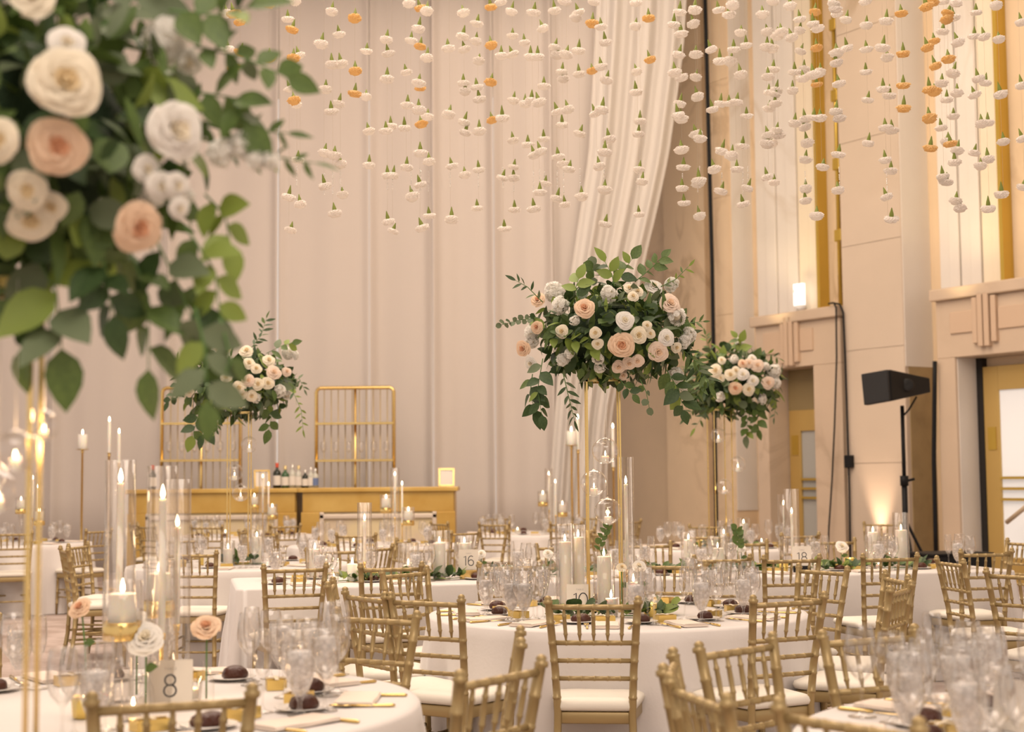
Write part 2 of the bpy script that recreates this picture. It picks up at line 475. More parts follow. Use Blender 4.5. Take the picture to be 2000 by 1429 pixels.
# exit sign
u, z = on_wall(1547, 574, OB + 0.45)
sg = thing('exit_sign', 'lit white exit sign above the brass door surround', 'sign', wpt(u, OB + 0.3, z - 0.16), math.atan2(WD.y, WD.x) + PI)
mb = MB(); mb.box((0, 0, 0.16), (0.10, 0.03, 0.165)); o = ob('sign_box', mb.mesh('sign_box', mat('lit_sign', (0.9, 0.9, 0.9), 0.5, emit=((1, 0.97, 0.94), 0.9)), False), sg); bevel(o, 0.006)
tc = bpy.data.curves.new('exit_lettering', 'FONT'); tc.body = 'EXIT'; tc.size = 0.085; tc.align_x = 'CENTER'; tc.extrude = 0.002
tc.materials.append(mat('faded_red', (0.80, 0.30, 0.25), 0.6))
ob('lettering', text_mesh(tc), sg, (0, -0.033, 0.19), (PI / 2, 0, 0))
mb = MB(); mb.lathe([(0.0, 0.0), (0.05, 0.0), (0.09, 0.05), (0.075, 0.09), (0, 0.1)], 16)
zz = b1[3]; u, _ = on_wall(1566, 597, OB + 0.4)
tag(ob('wall_floodlight', mb.mesh('floodlight', mat('white_plastic', (0.85, 0.82, 0.8), 0.5)), None, wpt(u, OB + 0.42, zz)), 'small white round lamp head on the door cornice', 'lamp')

# cables on the wall
def cable(pts, label, r=0.028, o=0.0):
    P = []
    for px, py, oo in pts:
        u, z = on_wall(px, py, oo); P.append(wpt(u, oo, max(z, 0.03)))
    Q = []
    for k in range(len(P) - 1):
        for t in range(4): Q.append(P[k].lerp(P[k + 1], t / 4))
    Q.append(P[-1])
    mb = MB(); mb.tube(Q, r, 6)
    return tag(ob('cable', mb.mesh('cable', BLACK), None), label, 'cable')
cable([(1618, 593, .06), (1628, 591, .06), (1633, 600, .06), (1634, 700, .06), (1630, 830, .06), (1625, 940, .06), (1619, 1030, .06), (1617, 1090, .06)], 'thin black cable beside the first door, the one curving to its foot', 0.013)
cable([(1630, 592, .06), (1640, 594, .06), (1647, 610, .06), (1651, 700, .06), (1655, 830, .06), (1659, 960, .06), (1661, 1090, .06)], 'thin black cable down the pier edge to a socket box', 0.015)
cable([(1373, -120, .1), (1379, 60, .1), (1385, 300, .1), (1391, 520, .1), (1394, 700, .1), (1397, 900, .1), (1400, 1060, .1)], 'thick black cable hanging from the ceiling beside the white drape', 0.032)
cable([(1826, 705, .02), (1824, 900, .02), (1828, 1080, .02)], 'dark cable down the recess behind the loudspeaker', 0.03)
u, z = on_wall(1661, 901, 0.02)
wb = wbox('socket_box', u - 0.07, u + 0.07, 0.013, 0.08, z - 0.09, z + 0.09, BLACK, None, 0.01); wb['kind'] = 'thing'
tag(wb, 'small black socket box on the pink marble pier', 'socket')

# ------------------------------------------------------------------ back drapes
DY = 23.4
def drape_panel(pxl, pxr, n, label):
    xl, xr = at_y(pxl, 500, DY).x, at_y(pxr, 500, DY).x
    rnd = random.Random(n)
    ph = [rnd.uniform(0, 6.3) for _ in range(4)]; fr = [rnd.uniform(2.2, 3.4), rnd.uniform(5, 8), rnd.uniform(10, 15)]
    wd = xr - xl
    def fn(a, b):
        x = xl + 0.005 + (wd - 0.01) * a
        d = 0.05 * math.sin(fr[0] * x + ph[0]) + 0.030 * math.sin(fr[1] * x + ph[1]) + 0.013 * math.sin(fr[2] * x + ph[2])
        e = min(a, 1 - a) * wd
        d -= 0.16 * math.exp(-(e / 0.09) ** 2)             # gathered edges stand forward
        d *= 0.75 + 0.25 * math.cos(b * 2.2 + ph[3])
        return (x, DY + d + 0.03 * (n % 2), 0.02 + b * 9.4)
    mb = MB(); mb.grid(fn, 70, 8)
    o = ob('drape', mb.mesh('drape', DRAPE))
    m = o.modifiers.new('thickness', 'SOLIDIFY'); m.thickness = 0.006
    tag(o, label, 'curtain', 'sheer ivory drapes on the back wall')
EDG = [-560, -330, -110, 110, 330, 545, 722, 846, 965, 1080, 1172]
ORD = ['first', 'second', 'third', 'fourth', 'fifth', 'sixth', 'seventh', 'eighth', 'ninth', 'tenth']
for k in range(len(EDG) - 1):
    drape_panel(EDG[k], EDG[k + 1], k + 1, 'sheer ivory floor-length drape panel, %s from the far end of the back wall' % ORD[k])

# tied-back last drape
ER = [(-220, 1352), (0, 1341), (100, 1335), (200, 1321), (300, 1307), (400, 1286), (500, 1262), (600, 1240), (700, 1216), (800, 1197), (900, 1187), (1000, 1182), (1130, 1180)]
EL = [(-220, 1170), (0, 1166), (300, 1150), (500, 1120), (700, 1092), (1000, 1070), (1130, 1068)]
def interp(tab, y):
    for (y0, x0), (y1, x1) in zip(tab[:-1], tab[1:]):
        if y <= y1: return x0 + (x1 - x0) * (y - y0) / (y1 - y0)
    return tab[-1][1]
def swag(a, b):
    py = -220 + 1350 * (1 - b)
    px = interp(EL, py) * (1 - a) + interp(ER, py) * a
    d = 0.09 * math.sin(a * 19 + 0.6) + 0.03 * math.sin(a * 47 + 1)
    p = at_y(px, py, DY - 0.30 + d)
    return (p.x, p.y, max(p.z, 0.02))
mb = MB(); mb.grid(swag, 80, 40)
o = ob('drape', mb.mesh('tied_drape', mat('swag_drape', (0.92, 0.85, 0.78), 0.8, trans=0.2)))
o.modifiers.new('thickness', 'SOLIDIFY').thickness = 0.006
tag(o, 'white drape swept back to one side, the last one beside the tan marble', 'curtain')

# ------------------------------------------------------------------ bar counters, racks and what stands on them
BY = 20.8
zb_top = at_y(580, 953, BY).z
def bar(pxl, pxr, label, lip):
    xl, xr = at_y(pxl, 953, BY).x, at_y(pxr, 953, BY).x
    t = thing('bar_counter', label, 'bar', ((xl + xr) / 2, BY + 0.4, 0), 0, 'golden bar counters before the drapes')
    W = (xr - xl) / 2 - 0.01; H = zb_top
    def bx(name, c, h, m, par=t, bv=0.008):
        mb = MB(); mb.box(c, h); o = ob(name, mb.mesh(name, m, False), par); bevel(o, bv); return o
    bx('counter_top', (0, 0, H - 0.03), (W + lip, 0.42, 0.03), BARWOOD)
    bx('apron', (0, -0.34, H - 0.20), (W - 0.02, 0.03, 0.14), BARWOOD)
    bx('side_pillar', (-W + 0.13, -0.34, (H - 0.34) / 2), (0.13, 0.04, (H - 0.34) / 2), BARWOOD)
    bx('side_pillar', (W - 0.13, -0.34, (H - 0.34) / 2), (0.13, 0.04, (H - 0.34) / 2), BARWOOD)
    p = bx('front_panel', (0, -0.32, (H - 0.34) / 2 + 0.05), (W - 0.26, 0.02, (H - 0.34) / 2 - 0.05), BARPANEL)
    for sx in (-1, 1):
        bx('panel_moulding', (sx * (W - 0.29), -0.36, (H - 0.34) / 2 + 0.05), (0.03, 0.02, (H - 0.34) / 2 - 0.05), mat('silver_moulding', (0.80, 0.68, 0.56), 0.35, 0.4), p)
    bx('panel_moulding', (0, -0.36, H - 0.40), (W - 0.26, 0.02, 0.03), MATS['silver_moulding'], p)
    bx('side_panel', (-W + 0.03, 0.04, (H - 0.06) / 2), (0.02, 0.34, (H - 0.06) / 2), BARWOOD)
    bx('side_panel', (W - 0.03, 0.04, (H - 0.06) / 2), (0.02, 0.34, (H - 0.06) / 2), BARWOOD)
    return t
bar(246, 580, 'golden wooden bar counter under the flower-topped stand, beside the wine bottle', 0.02)
bar(586, 890, 'golden wooden bar counter under the taller clear rack', 0.04)

def rack(pxl, pxr, ptop, label):
    Yr = 22.2
    a, b = at_y(pxl, ptop, Yr), at_y(pxr, ptop, Yr)
    W = (b.x - a.x) / 2; H = (a.z + b.z) / 2
    t = thing('bottle_rack', label, 'rack', ((a.x + b.x) / 2, Yr, 0), 0, 'gold tube racks behind the bar')
    mb = MB(); r = 0.06
    P = [(-W, 0, 0), (-W, 0, H - r), (-W + 0.02, 0, H - 0.02), (-W + r, 0, H), (W - r, 0, H), (W - 0.02, 0, H - 0.02), (W, 0, H - r), (W, 0, 0)]
    mb.tube(P, 0.028, 8); ob('outer_frame', mb.mesh('outer_frame', BRASS), t)
    for py in (827, 899, 1010):
        z = at_y((pxl + pxr) / 2, py, Yr).z
        mb = MB(); mb.box((0, 0, z), (W, 0.12, 0.016)); ob('shelf', mb.mesh('shelf', BRASS, False), t)
    me = MB().tube([(0, 0.1, 0), (0, 0.1, H)], 0.009, 6).mesh('rod', mat('pale_gold_rod', (0.66, 0.52, 0.30), 0.4, 0.5))
    n = 11
    for k in range(1, n): ob('rod', me, t, (-W + 2 * W * k / n, 0, 0))
    mb = MB(); mb.tube([(0, 0.02, 0), (0, 0.02, H)], 0.022, 8); ob('centre_post', mb.mesh('centre_post', BRASS), t)
    return t
rack(317, 470, 757, 'tall gold tube rack half hidden by the far flower arrangement')
rack(618, 769, 757, 'tall gold tube rack standing clear against the drape')

def bottle(px, H, r, body, cap, lab, label):
    p = at_y(px, 950, BY + 0.45)
    t = thing('bottle', label, 'bottle', (p.x, BY + 0.45, zb_top), 0, 'bottles on the bar')
    m = MB().lathe([(0, 0), (r, 0.0), (r, H * .58), (r * .75, H * .68), (r * .36, H * .74), (r * .34, H * .86)], 14).mesh('bottle_body', body); ob('bottle_body', m, t)
    m = MB().lathe([(r * .40, H * .82), (r * .42, H), (0, H)], 12).mesh('cap', cap); ob('cap', m, t)
    m = MB().lathe([(r * 1.02, H * .12), (r * 1.02, H * .5)], 14).mesh('paper_label', lab); ob('paper_label', m, t)
DKB = mat('dark_bottle', (0.015, 0.02, 0.012), 0.15); REDC = mat('red_foil', (0.62, 0.07, 0.02), 0.4)
WHL = mat('white_label', (0.85, 0.78, 0.70), 0.7); CLRB = mat('pale_bottle', (0.60, 0.58, 0.50), 0.15); BLUL = mat('blue_label', (0.16, 0.22, 0.42), 0.6)
GRB = mat('green_bottle', (0.05, 0.12, 0.05), 0.15); SILC = mat('silver_cap', (0.7, 0.66, 0.6), 0.3, 0.8); GLDC = mat('gold_cap', (0.75, 0.6, 0.3), 0.35, 0.7)
bottle(298, 0.34, 0.055, DKB, REDC, WHL, 'dark wine bottle with red foil standing alone on the bar')
bottle(541, 0.36, 0.058, DKB, REDC, WHL, 'dark wine bottle with red foil leading the row of bar bottles')
bottle(557, 0.32, 0.055, GRB, GLDC, WHL, 'green bottle with gold cap second in the bar row')
bottle(571, 0.34, 0.05, CLRB, SILC, WHL, 'pale bottle third in the bar row')
bottle(583, 0.32, 0.05, CLRB, GLDC, WHL, 'clear spirit bottle fourth in the bar row')
bottle(596, 0.26, 0.045, DKB, SILC, WHL, 'short dark bottle with white label in the bar row')
bottle(607, 0.30, 0.045, CLRB, SILC, WHL, 'pale bottle beside the blue-labelled one')
bottle(616, 0.28, 0.045, CLRB, SILC, BLUL, 'small bottle with a blue label at the rack post')

def frame_sign(px, label, tilt=0.15):
    p = at_y(px, 950, BY + 0.3)
    t = thing('framed_menu', label, 'picture frame', (p.x, BY + 0.3, zb_top + 0.005), tilt)
    M = Matrix.Rotation(-0.2, 4, 'X')
    mb = MB()
    for c, h in (((-.10, 0, .13), (.012, .01, .13)), ((.10, 0, .13), (.012, .01, .13)), ((0, 0, .012), (.10, .01, .012)), ((0, 0, .248), (.10, .01, .012))): mb.box(c, h, M)
    ob('frame', mb.mesh('frame', BRASS, False), t)
    mb = MB(); mb.box((0, 0.004, .13), (.095, .004, .12), M); ob('sheet', mb.mesh('sheet', mat('menu_sheet', (0.9, 0.82, 0.74), 0.7), False), t)
frame_sign(512, 'small gold framed sheet beside the bar bottles', 0.3)
frame_sign(872, 'small gold framed sheet at the far end of the bar', 0.0)

# ------------------------------------------------------------------ loudspeaker on stand, floor uplight, low black box
SY = 17.6
def loudspeaker():
    b = at_y(1762, 792, SY)
    st = thing('speaker_stand', 'black tripod stand carrying the loudspeaker by the pink pier', 'stand', (b.x, SY, 0))
    mb = MB(); mb.tube([(0, 0, 0.35), (0, 0, 1.35)], 0.035, 10); ob('lower_pole', mb.mesh('lower_pole', BLACK), st)
    mb = MB(); mb.tube([(0, 0, 1.2), (0, 0, b.z)], 0.024, 10); ob('upper_pole', mb.mesh('upper_pole', BLACK), st)
    mb = MB(); mb.tube([(0, 0, 1.30), (0, 0, 1.42)], 0.05, 10); mb.tube([(0.04, 0, 1.36), (0.12, 0, 1.38)], 0.016, 8); ob('clamp_collar', mb.mesh('clamp_collar', BLACK), st)
    lg = MB().tube([(0, 0, 0.9), (0.55, 0, 0.02)], 0.018, 8).tube([(0.02, 0, 0.38), (0.33, 0, 0.38)], 0.012, 6).mesh('leg', BLACK)
    for k in range(3): ob('leg', lg, st, (0, 0, 0), (0, 0, k * 2.094 + 0.5))
    t = thing('loudspeaker', 'black loudspeaker tipped down on its tripod stand', 'loudspeaker', (b.x, SY, b.z))
    # cabinet: wide grille face to the camera's left, tapering back
    s = SY / FPX * 1.0
    def P(px, py, dY=0): q = at_y(px, py, SY + dY); return (q.x - b.x, q.y - SY, q.z - b.z)
    def slab(A, B, name, m):
        mb = MB(); mb.v = list(A) + list(B)
        for q in ((0, 1, 2, 3), (7, 6, 5, 4), (0, 4, 5, 1), (1, 5, 6, 2), (2, 6, 7, 3), (3, 7, 4, 0)): mb.f.append(q); mb.m.append(0)
        o = ob(name, mb.mesh(name, m, False), t); bevel(o, 0.012); return o
    front = [P(1738, 721, -0.30), P(1686, 730, 0.0), P(1692, 792, 0.0), P(1742, 783, -0.30)]
    back = [P(1816, 738, 0.16), P(1790, 742, 0.42), P(1792, 768, 0.42), P(1818, 766, 0.16)]
    slab(front, back, 'cabinet', BLACK)
    f2 = [tuple(Vector(v) * 0.98 + Vector((-0.012, -0.006, 0.004))) for v in front]
    f3 = [tuple(Vector(v) + Vector((-0.035, -0.03, 0))) for v in f2]
    slab(f3, f2, 'grille', mat('grille_mesh', (0.02, 0.02, 0.022), 0.7, bump=(300, 0.6)))
    for dx in (0.28, ):
        mb = MB(); mb.lathe([(0.0, 0), (0.07, 0), (0.08, 0.02), (0.06, 0.03), (0, 0.02)], 16, M=Matrix.Translation(P(1772, 752, -0.12)) @ Matrix.Rotation(PI / 2, 4, 'X'))
        ob('handle_recess', mb.mesh('handle_recess', mat('deep_black', (0.004, 0.004, 0.004), 0.6)), t)
    mb = MB(); mb.tube([P(1790, 775, .1), P(1775, 800, .02), P(1764, 812, -.03)], 0.012, 6); ob('signal_lead', mb.mesh('signal_lead', BLACK), t)
loudspeaker()

u, _ = on_wall(1722, 1000, 0.0)
uo = 0.42
up = thing('floor_uplight', 'small black floor uplight at the foot of the pink pier', 'lamp', wpt(u, uo, 0))
mb = MB(); mb.lathe([(0, 0), (0.10, 0), (0.11, 0.05), (0.09, 0.20), (0.10, 0.22), (0.085, 0.215), (0.0, 0.19)], 18); ob('lamp_body', mb.mesh('lamp_body', BLACK), up)
mb = MB(); mb.lathe([(0, 0.2), (0.08, 0.205)], 16); ob('lens', mb.mesh('lens', mat('lamp_lens', (1, .8, .6), 0.3, emit=((1, .8, .6), 3))), up)
spot('uplight_beam', wpt(u, 0.20, 0.30), wpt(u, 0.02, 2.2), 120, (1.0, 0.72, 0.5), math.radians(46), 0.9, 0.05)

# warm uplights grazing the fluted bays from the cornices
for (rt, uR, uL, zc) in (b1, b2):
    um = uR * 0.7 + uL * 0.3
    spot('bay_uplight', wpt(um, OB + 0.9, zc - 0.2), wpt(um - 0.1, OB + 0.05, zc + 4.5), 34, (1.0, 0.78, 0.40), math.radians(110), 1.0, 0.25)

p = at_y(1855, 1100, 15.6)
mb = MB(); mb.box((0, 0, 0.3), (0.34, 0.25, 0.3)); mb.box((0, 0, 0.61), (0.36, 0.27, 0.012)); mb.box((-0.2, -0.26, 0.42), (0.06, 0.012, 0.03))
o = ob('road_case', mb.mesh('road_case', BLACK, False), None, (p.x, 15.6, 0), (0, 0, 0.3)); bevel(o, 0.01)
tag(o, 'low black case on the floor between the loudspeaker and the doors', 'case')

# ------------------------------------------------------------------ chiavari chair
def ringed(p0, p1, r, nodes, rb=1.13):
    """points and radii of a turned stick with raised rings at the given fractions"""
    pts, rad = [], []
    fr = [(0, 1)]
    for f in nodes:
        fr += [(f - 0.012, 1), (f - 0.008, rb), (f + 0.008, rb), (f + 0.012, 1)]
    fr += [(1, 1)]
    for f, k in fr:
        pts.append(p0.lerp(p1, f)); rad.append(r * k)
    return pts, rad

def chair_meshes():
    out = []
    V = Vector
    postc = [(0.172, -0.245, 0.0), (0.160, -0.205, 0.25), (0.156, -0.195, 0.44), (0.164, -0.212, 0.62), (0.186, -0.262, 0.90)]
    def post_at(z, s):
        for a, b in zip(postc[:-1], postc[1:]):
            if z <= b[2]:
                t = (z - a[2]) / (b[2] - a[2]); q = V(a).lerp(V(b), t); q.x *= s; return q
        q = V(postc[-1]); q.x *= s; return q
    for s in (-1, 1):
        mb = MB(); pts, rad = [], []
        zs = [0, .12, .25, .38, .44, .5, .62, .75, .90]
        rings = [.16, .31, .505, .585, .66, .735, .82]
        allz = sorted([(z, 1) for z in zs] + [(z + d, k) for z in rings for d, k in ((-.006, 1), (-.0045, 1.11), (.0045, 1.11), (.006, 1))])
        for z, k in allz: pts.append(post_at(z, s)); rad.append(0.0165 * k)
        top = post_at(.90, s)
        for dz, k in ((.004, 1.25), (.012, 1.25), (.016, .8), (.022, 1.0), (.030, .7), (.034, .2)):
            pts.append(top + V((0.002 * s, -0.003, dz))); rad.append(0.0165 * k)
        mb.tube(pts, rad, 8); out.append(('back_post', mb.mesh('back_post', GOLDCHAIR)))
        # front leg
        mb = MB(); p, r = ringed(V((0.178 * s, 0.175, 0.0)), V((0.172 * s, 0.165, 0.41)), 0.0145, [.3, .6, .9]); r[0] *= .75
        mb.tube(p, r, 8); out.append(('front_leg', mb.mesh('front_leg', GOLDCHAIR)))
        for z in (.19, .27):
            mb = MB(); a = post_at(z, s); b = V((0.176 * s, 0.172, z)); p, r = ringed(a, b, 0.009, [.25, .5, .75]); mb.tube(p, r, 6)
            out.append(('side_stretcher', mb.mesh('side_stretcher', GOLDCHAIR)))
    for z, r in ((.885, .0115), (.735, .0105), (.66, .010), (.585, .010)):
        mb = MB(); p, q = ringed(post_at(z, -1), post_at(z, 1), r, [.17, .33, .5, .67, .83]); mb.tube(p, q, 8)
        out.append(('top_rail' if z > .8 else 'back_rail', mb.mesh('rail', GOLDCHAIR)))
    for k in range(5):
        f = (k + 1) / 6
        a = post_at(.885, -1).lerp(post_at(.885, 1), f); b = post_at(.735, -1).lerp(post_at(.735, 1), f)
        mb = MB(); pr = [(0, .7), (.1, .8), (.22, .95), (.24, 1.25), (.27, 1.25), (.29, 1), (.5, 1.12), (.72, 1.0), (.74, 1.2), (.77, 1.2), (.79, .95), (.9, .6), (1, .42)]
        mb.tube([a.lerp(b, t) for t, _ in pr], [0.0082 * q for _, q in pr], 6)
        out.append(('spindle', mb.mesh('spindle', GOLDCHAIR)))
    for z, y in ((.23, .172), (.19, -.2)):
        mb = MB(); p, q = ringed(V((-.17, y, z)), V((.17, y, z)), .009, [.25, .5, .75]); mb.tube(p, q, 6)
        out.append(('cross_stretcher', mb.mesh('cross_stretcher', GOLDCHAIR)))
    # seat frame: rounded trapezoid ring
    def outline(g, n=10):
        pts = []
        cs = [(0.195 + g, 0.19 + g, .05), (-0.195 - g, 0.19 + g, .05), (-0.160 - g, -0.195 - g, .02), (0.160 + g, -0.195 - g, .02)]
        for k, (x, y, r) in enumerate(cs):
            sx, sy = (1 if x > 0 else -1), (1 if y > 0 else -1)
            a0 = {(1, 1): 0, (-1, 1): PI / 2, (-1, -1): PI, (1, -1): 1.5 * PI}[(sx, sy)]
            for j in range(n // 2 + 1):
                a = a0 + PI / 2 * j / (n // 2)
                pts.append((x - sx * r + r * math.cos(a), y - sy * r + r * math.sin(a)))
        return pts
    def loft(levels, m, name):
        mb = MB(); n = None
        for g, z in levels:
            o = outline(g); n = len(o); mb.v += [(x, y, z) for x, y in o]
        for q in range(len(levels) - 1):
            for j in range(n):
                j2 = (j + 1) % n; mb.f.append((q * n + j, q * n + j2, (q + 1) * n + j2, (q + 1) * n + j)); mb.m.append(0)
        mb.f.append(tuple(range(n))[::-1]); mb.f.append(tuple((len(levels) - 1) * n + j for j in range(n))); mb.m += [0, 0]
        return mb.mesh(name, m)
    out.append(('seat_frame', loft([(-.004, .395), (0, .40), (0, .44), (-.004, .445)], GOLDCHAIR, 'seat_frame')))
    out.append(('cushion', loft([(-.012, .446), (.008, .452), (.014, .468), (.008, .484), (-.02, .495), (-.08, .50), (-.14, .502)], CUSHION, 'cushion')))
    return out
CHAIR = chair_meshes()
def chair(bx, by, face, label, group='gold chairs'):
    f = Vector((math.cos(face), math.sin(face), 0))
    t = thing('chiavari_chair', label, 'chair', Vector((bx, by, 0)) + f * 0.26, face - PI / 2, group)
    for n, me in CHAIR: ob(n, me, t)
    return t
def chair_px(px, py, face_deg, label, group='gold chairs'):
    p = at_z(px, py, 0.905)
    return chair(p.x, p.y, math.radians(face_deg), label, group)
def chair_round(c, a_deg, r, label, group='gold chairs'):
    a = math.radians(a_deg)
    return chair(c[0] + r * math.cos(a), c[1] + r * math.sin(a), a + PI, label, group)

# ------------------------------------------------------------------ tables
TZ = 0.75
def round_table(c, R, label, seed, folds=22):
    t = thing('round_table', label, 'table', (c[0], c[1], 0), 0, 'round tables under ivory cloths')
    rnd = random.Random(seed)
    ph = [rnd.uniform(0, 6.3) for _ in range(5)]; fr = [folds, folds // 2 + 1, folds // 3, 5]
    n = 220
    mb = MB(); prof = [(0.0, TZ, 0), (R * .5, TZ, 0), (R - .03, TZ, 0), (R - .008, TZ - .003, 0), (R + .002, TZ - .014, 0), (R + .006, TZ - .06, .05), (R + .012, .55, .4), (R + .02, .3, .75), (R + .03, .08, 1), (R + .034, .006, 1.05)]
    for j in range(n):
        a = 2 * PI * j / n
        d = (math.sin(fr[0] * a + ph[0] + .6 * math.sin(3 * a + ph[3])) * .5 + .35 * math.sin(fr[1] * a + ph[1]) + .3 * math.sin(fr[2] * a + ph[2]))
        for r, z, k in prof:
            rr = r + k * 0.052 * (d + .4)
            mb.v.append((rr * math.cos(a), rr * math.sin(a), z))
    k = len(prof)
    for j in range(n):
        j2 = (j + 1) % n
        for q in range(k - 1): mb.f.append((j * k + q, j2 * k + q, j2 * k + q + 1, j * k + q + 1)); mb.m.append(0)
    ob('tablecloth', mb.mesh('tablecloth', CLOTH), t)
    mb = MB(); mb.lathe([(0, TZ - .035), (R - .03, TZ - .035), (R - .02, TZ - .02), (R - .03, TZ - .004), (0, TZ - .004)], 40); mb.lathe([(0.3, 0), (0.05, 0.05), (0.05, TZ - .035)], 12)
    ob('tabletop', mb.mesh('tabletop', mat('plywood', (0.5, 0.36, 0.22), 0.7)), t)
    return t

T10, T10R = (0.516, 7.55), 0.95
T8, T8R = (-1.19, 4.57), 0.90
TR, TRR = (1.66, 3.80), 0.95
R2, R2R = (4.0, 8.85), 0.92
F22, FRT, M0, M1, M2, L2 = (-2.24, 12.2), (2.06, 14.5), (-3.35, 18.6), (-1.45, 15.6), (0.25, 18.6), (-5.7, 16.9)
round_table(T10, T10R, 'round table in ivory cloth holding the number ten card', 1)
round_table(T8, T8R, 'round table in ivory cloth holding the number eight card', 2)
round_table(TR, TRR, 'round table in ivory cloth cut by the bottom corner beside big goblets', 3)
round_table(R2, R2R, 'round table in ivory cloth at the picture edge beside the long table', 4)
round_table(F22, .9, 'far round table in ivory cloth under the smaller flower stand by the bar', 5)
round_table(FRT, .9, 'far round table in ivory cloth under the flower stand near the brass door', 6)
round_table(M0, .9, 'far round table in ivory cloth right before the wine bottle bar', 7)
round_table(M1, .9, 'far round table in ivory cloth before the second bar counter', 8)
round_table(M2, .9, 'far round table in ivory cloth before the bare drape beside the bar', 9)
round_table(L2, .9, 'far round table in ivory cloth near the picture edge behind the gold poles', 10)

# long table of two halves
LA = at_z(462, 1150, TZ); LB = at_z(1986, 1113, TZ)
LD = (LB - LA); LLEN = LD.length; LD.normalize(); LNV = Vector((-LD.y, LD.x, 0)); LW = 1.12
def lpt(s, o, z=TZ): q = LA + LD * s + LNV * o; return Vector((q.x, q.y, z))
def long_table(s0, s1, label, seed, endl, endr):
    c = lpt((s0 + s1) / 2, LW / 2, 0)
    t = thing('long_table', label, 'table', c, math.atan2(LD.y, LD.x), 'long tables under ivory cloths')
    hx, hy = (s1 - s0) / 2, LW / 2
    rnd = random.Random(seed); ph = [rnd.uniform(0, 6.3) for _ in range(3)]
    # perimeter samples with rounded corners
    per = []; rc = 0.05; n = 60
    segs = [((-hx + rc, -hy), (hx - rc, -hy), n * 2), ((hx, -hy + rc), (hx, hy - rc), n), ((hx - rc, hy), (-hx + rc, hy), n * 2), ((-hx, hy - rc), (-hx, -hy + rc), n)]
    cen = [(hx - rc, -hy + rc, -PI / 2), (hx - rc, hy - rc, 0), (-hx + rc, hy - rc, PI / 2), (-hx + rc, -hy + rc, PI)]
    L = 0
    for (a, b, m), (cx, cyy, a0) in zip(segs, cen):
        dx, dy = b[0] - a[0], b[1] - a[1]; ln = math.hypot(dx, dy); nx, ny = dy / ln, -dx / ln
        for k in range(m):
            per.append((a[0] + dx * k / m, a[1] + dy * k / m, nx, ny, 0.0))
        for k in range(7):
            an = a0 + PI / 2 * k / 6; per.append((cx + rc * math.cos(an), cyy + rc * math.sin(an), math.cos(an), math.sin(an), math.sin(PI * k / 6)))
    mb = MB(); levels = [(-.02, TZ, 0), (0, TZ - .004, 0), (.004, TZ - .016, 0), (.006, .6, .2), (.012, .35, .65), (.02, .006, 1)]
    np_ = len(per)
    for q, (off, z, kk) in enumerate(levels):
        for j, (x, y, nx, ny, cr) in enumerate(per):
            d = .5 * math.sin(x * 9 + y * 7 + ph[0]) + .4 * math.sin(x * 4.3 - y * 5 + ph[1]) + .2 * math.sin(x * 17 + ph[2])
            o = off + kk * (0.013 * (d + .3) + 0.10 * cr * (endl if x < 0 else endr)) * (1 if (endl if x < -hx * .9 else (endr if x > hx * .9 else 1)) else .0)
            mb.v.append((x + nx * o, y + ny * o, z))
    for q in range(len(levels) - 1):
        for j in range(np_):
            j2 = (j + 1) % np_; mb.f.append((q * np_ + j, (q + 1) * np_ + j, (q + 1) * np_ + j2, q * np_ + j2)); mb.m.append(0)
    mb.f.append(tuple(range(np_))); mb.m.append(0)
    ob('tablecloth', mb.mesh('tablecloth', CLOTH), t)
    mb = MB(); mb.box((0, 0, TZ - .03), (hx - .02, hy - .02, .015))
    for sx in (-1, 1):
        for sy in (-1, 1): mb.box((sx * (hx - .2), sy * (hy - .15), (TZ - .04) / 2), (.02, .02, (TZ - .04) / 2))
    ob('tabletop', mb.mesh('tabletop', MATS['plywood'], False), t)
long_table(0, LLEN / 2 - .01, 'long table in ivory cloth holding the number sixteen card', 11, 1, 0)
long_table(LLEN / 2 + .01, LLEN, 'long table in ivory cloth holding the number eighteen card', 12, 0, 1)
def lp_px(px, off):
    """point on the long table on the image column px, at distance off from its front edge"""
    r = ray(px, 1080); a = LA + LNV * off
    # solve (a + LD s).x / .y = r.x / r.y
    k = r.x / r.y
    s = (k * a.y - a.x) / (LD.x - k * LD.y)
    return s

# ------------------------------------------------------------------ chairs
G10 = 'gold chairs around table ten'; G8 = 'gold chairs around table eight'; GTR = 'gold chairs around the corner table'; GL = 'gold chairs along the long tables'; GF = 'gold chairs around the far tables'
chair_px(1158, 1176, 84, 'gold chiavari chair seen square from behind below the number ten card', G10)
chair_px(832, 1170, 58, 'gold chiavari chair whose back hides the table ten cloth, left of the square-on chair', G10)
chair_px(1540, 1170, 118, 'gold chiavari chair turned to table ten, right of the square-on chair', G10)
chair_round(T10, 214, 1.43, 'gold chiavari chair at table ten seen edge-on with its spindles bunched together', G10)
chair_round(T10, 183, 1.43, 'gold chiavari chair with a shiny top rail on the near flank of table ten', G10)
chair_round(T10, 3, 1.43, 'gold chiavari chair edge-on at table ten overlapping the long table chair', G10)
chair_round(T10, 331, 1.43, 'gold chiavari chair edge-on at table ten, front one of the overlapping pair', G10)
chair_round(T10, 142, 1.43, 'gold chiavari chair behind table ten with only one post clear beside a goblet', G10)
chair_round(T10, 112, 1.43, 'gold chiavari chair behind table ten facing the camera between goblets', G10)
chair_round(T10, 72, 1.43, 'gold chiavari chair behind table ten hidden by the flower stand', G10)
chair_round(T10, 33, 1.43, 'gold chiavari chair behind table ten beside the number eighteen card', G10)

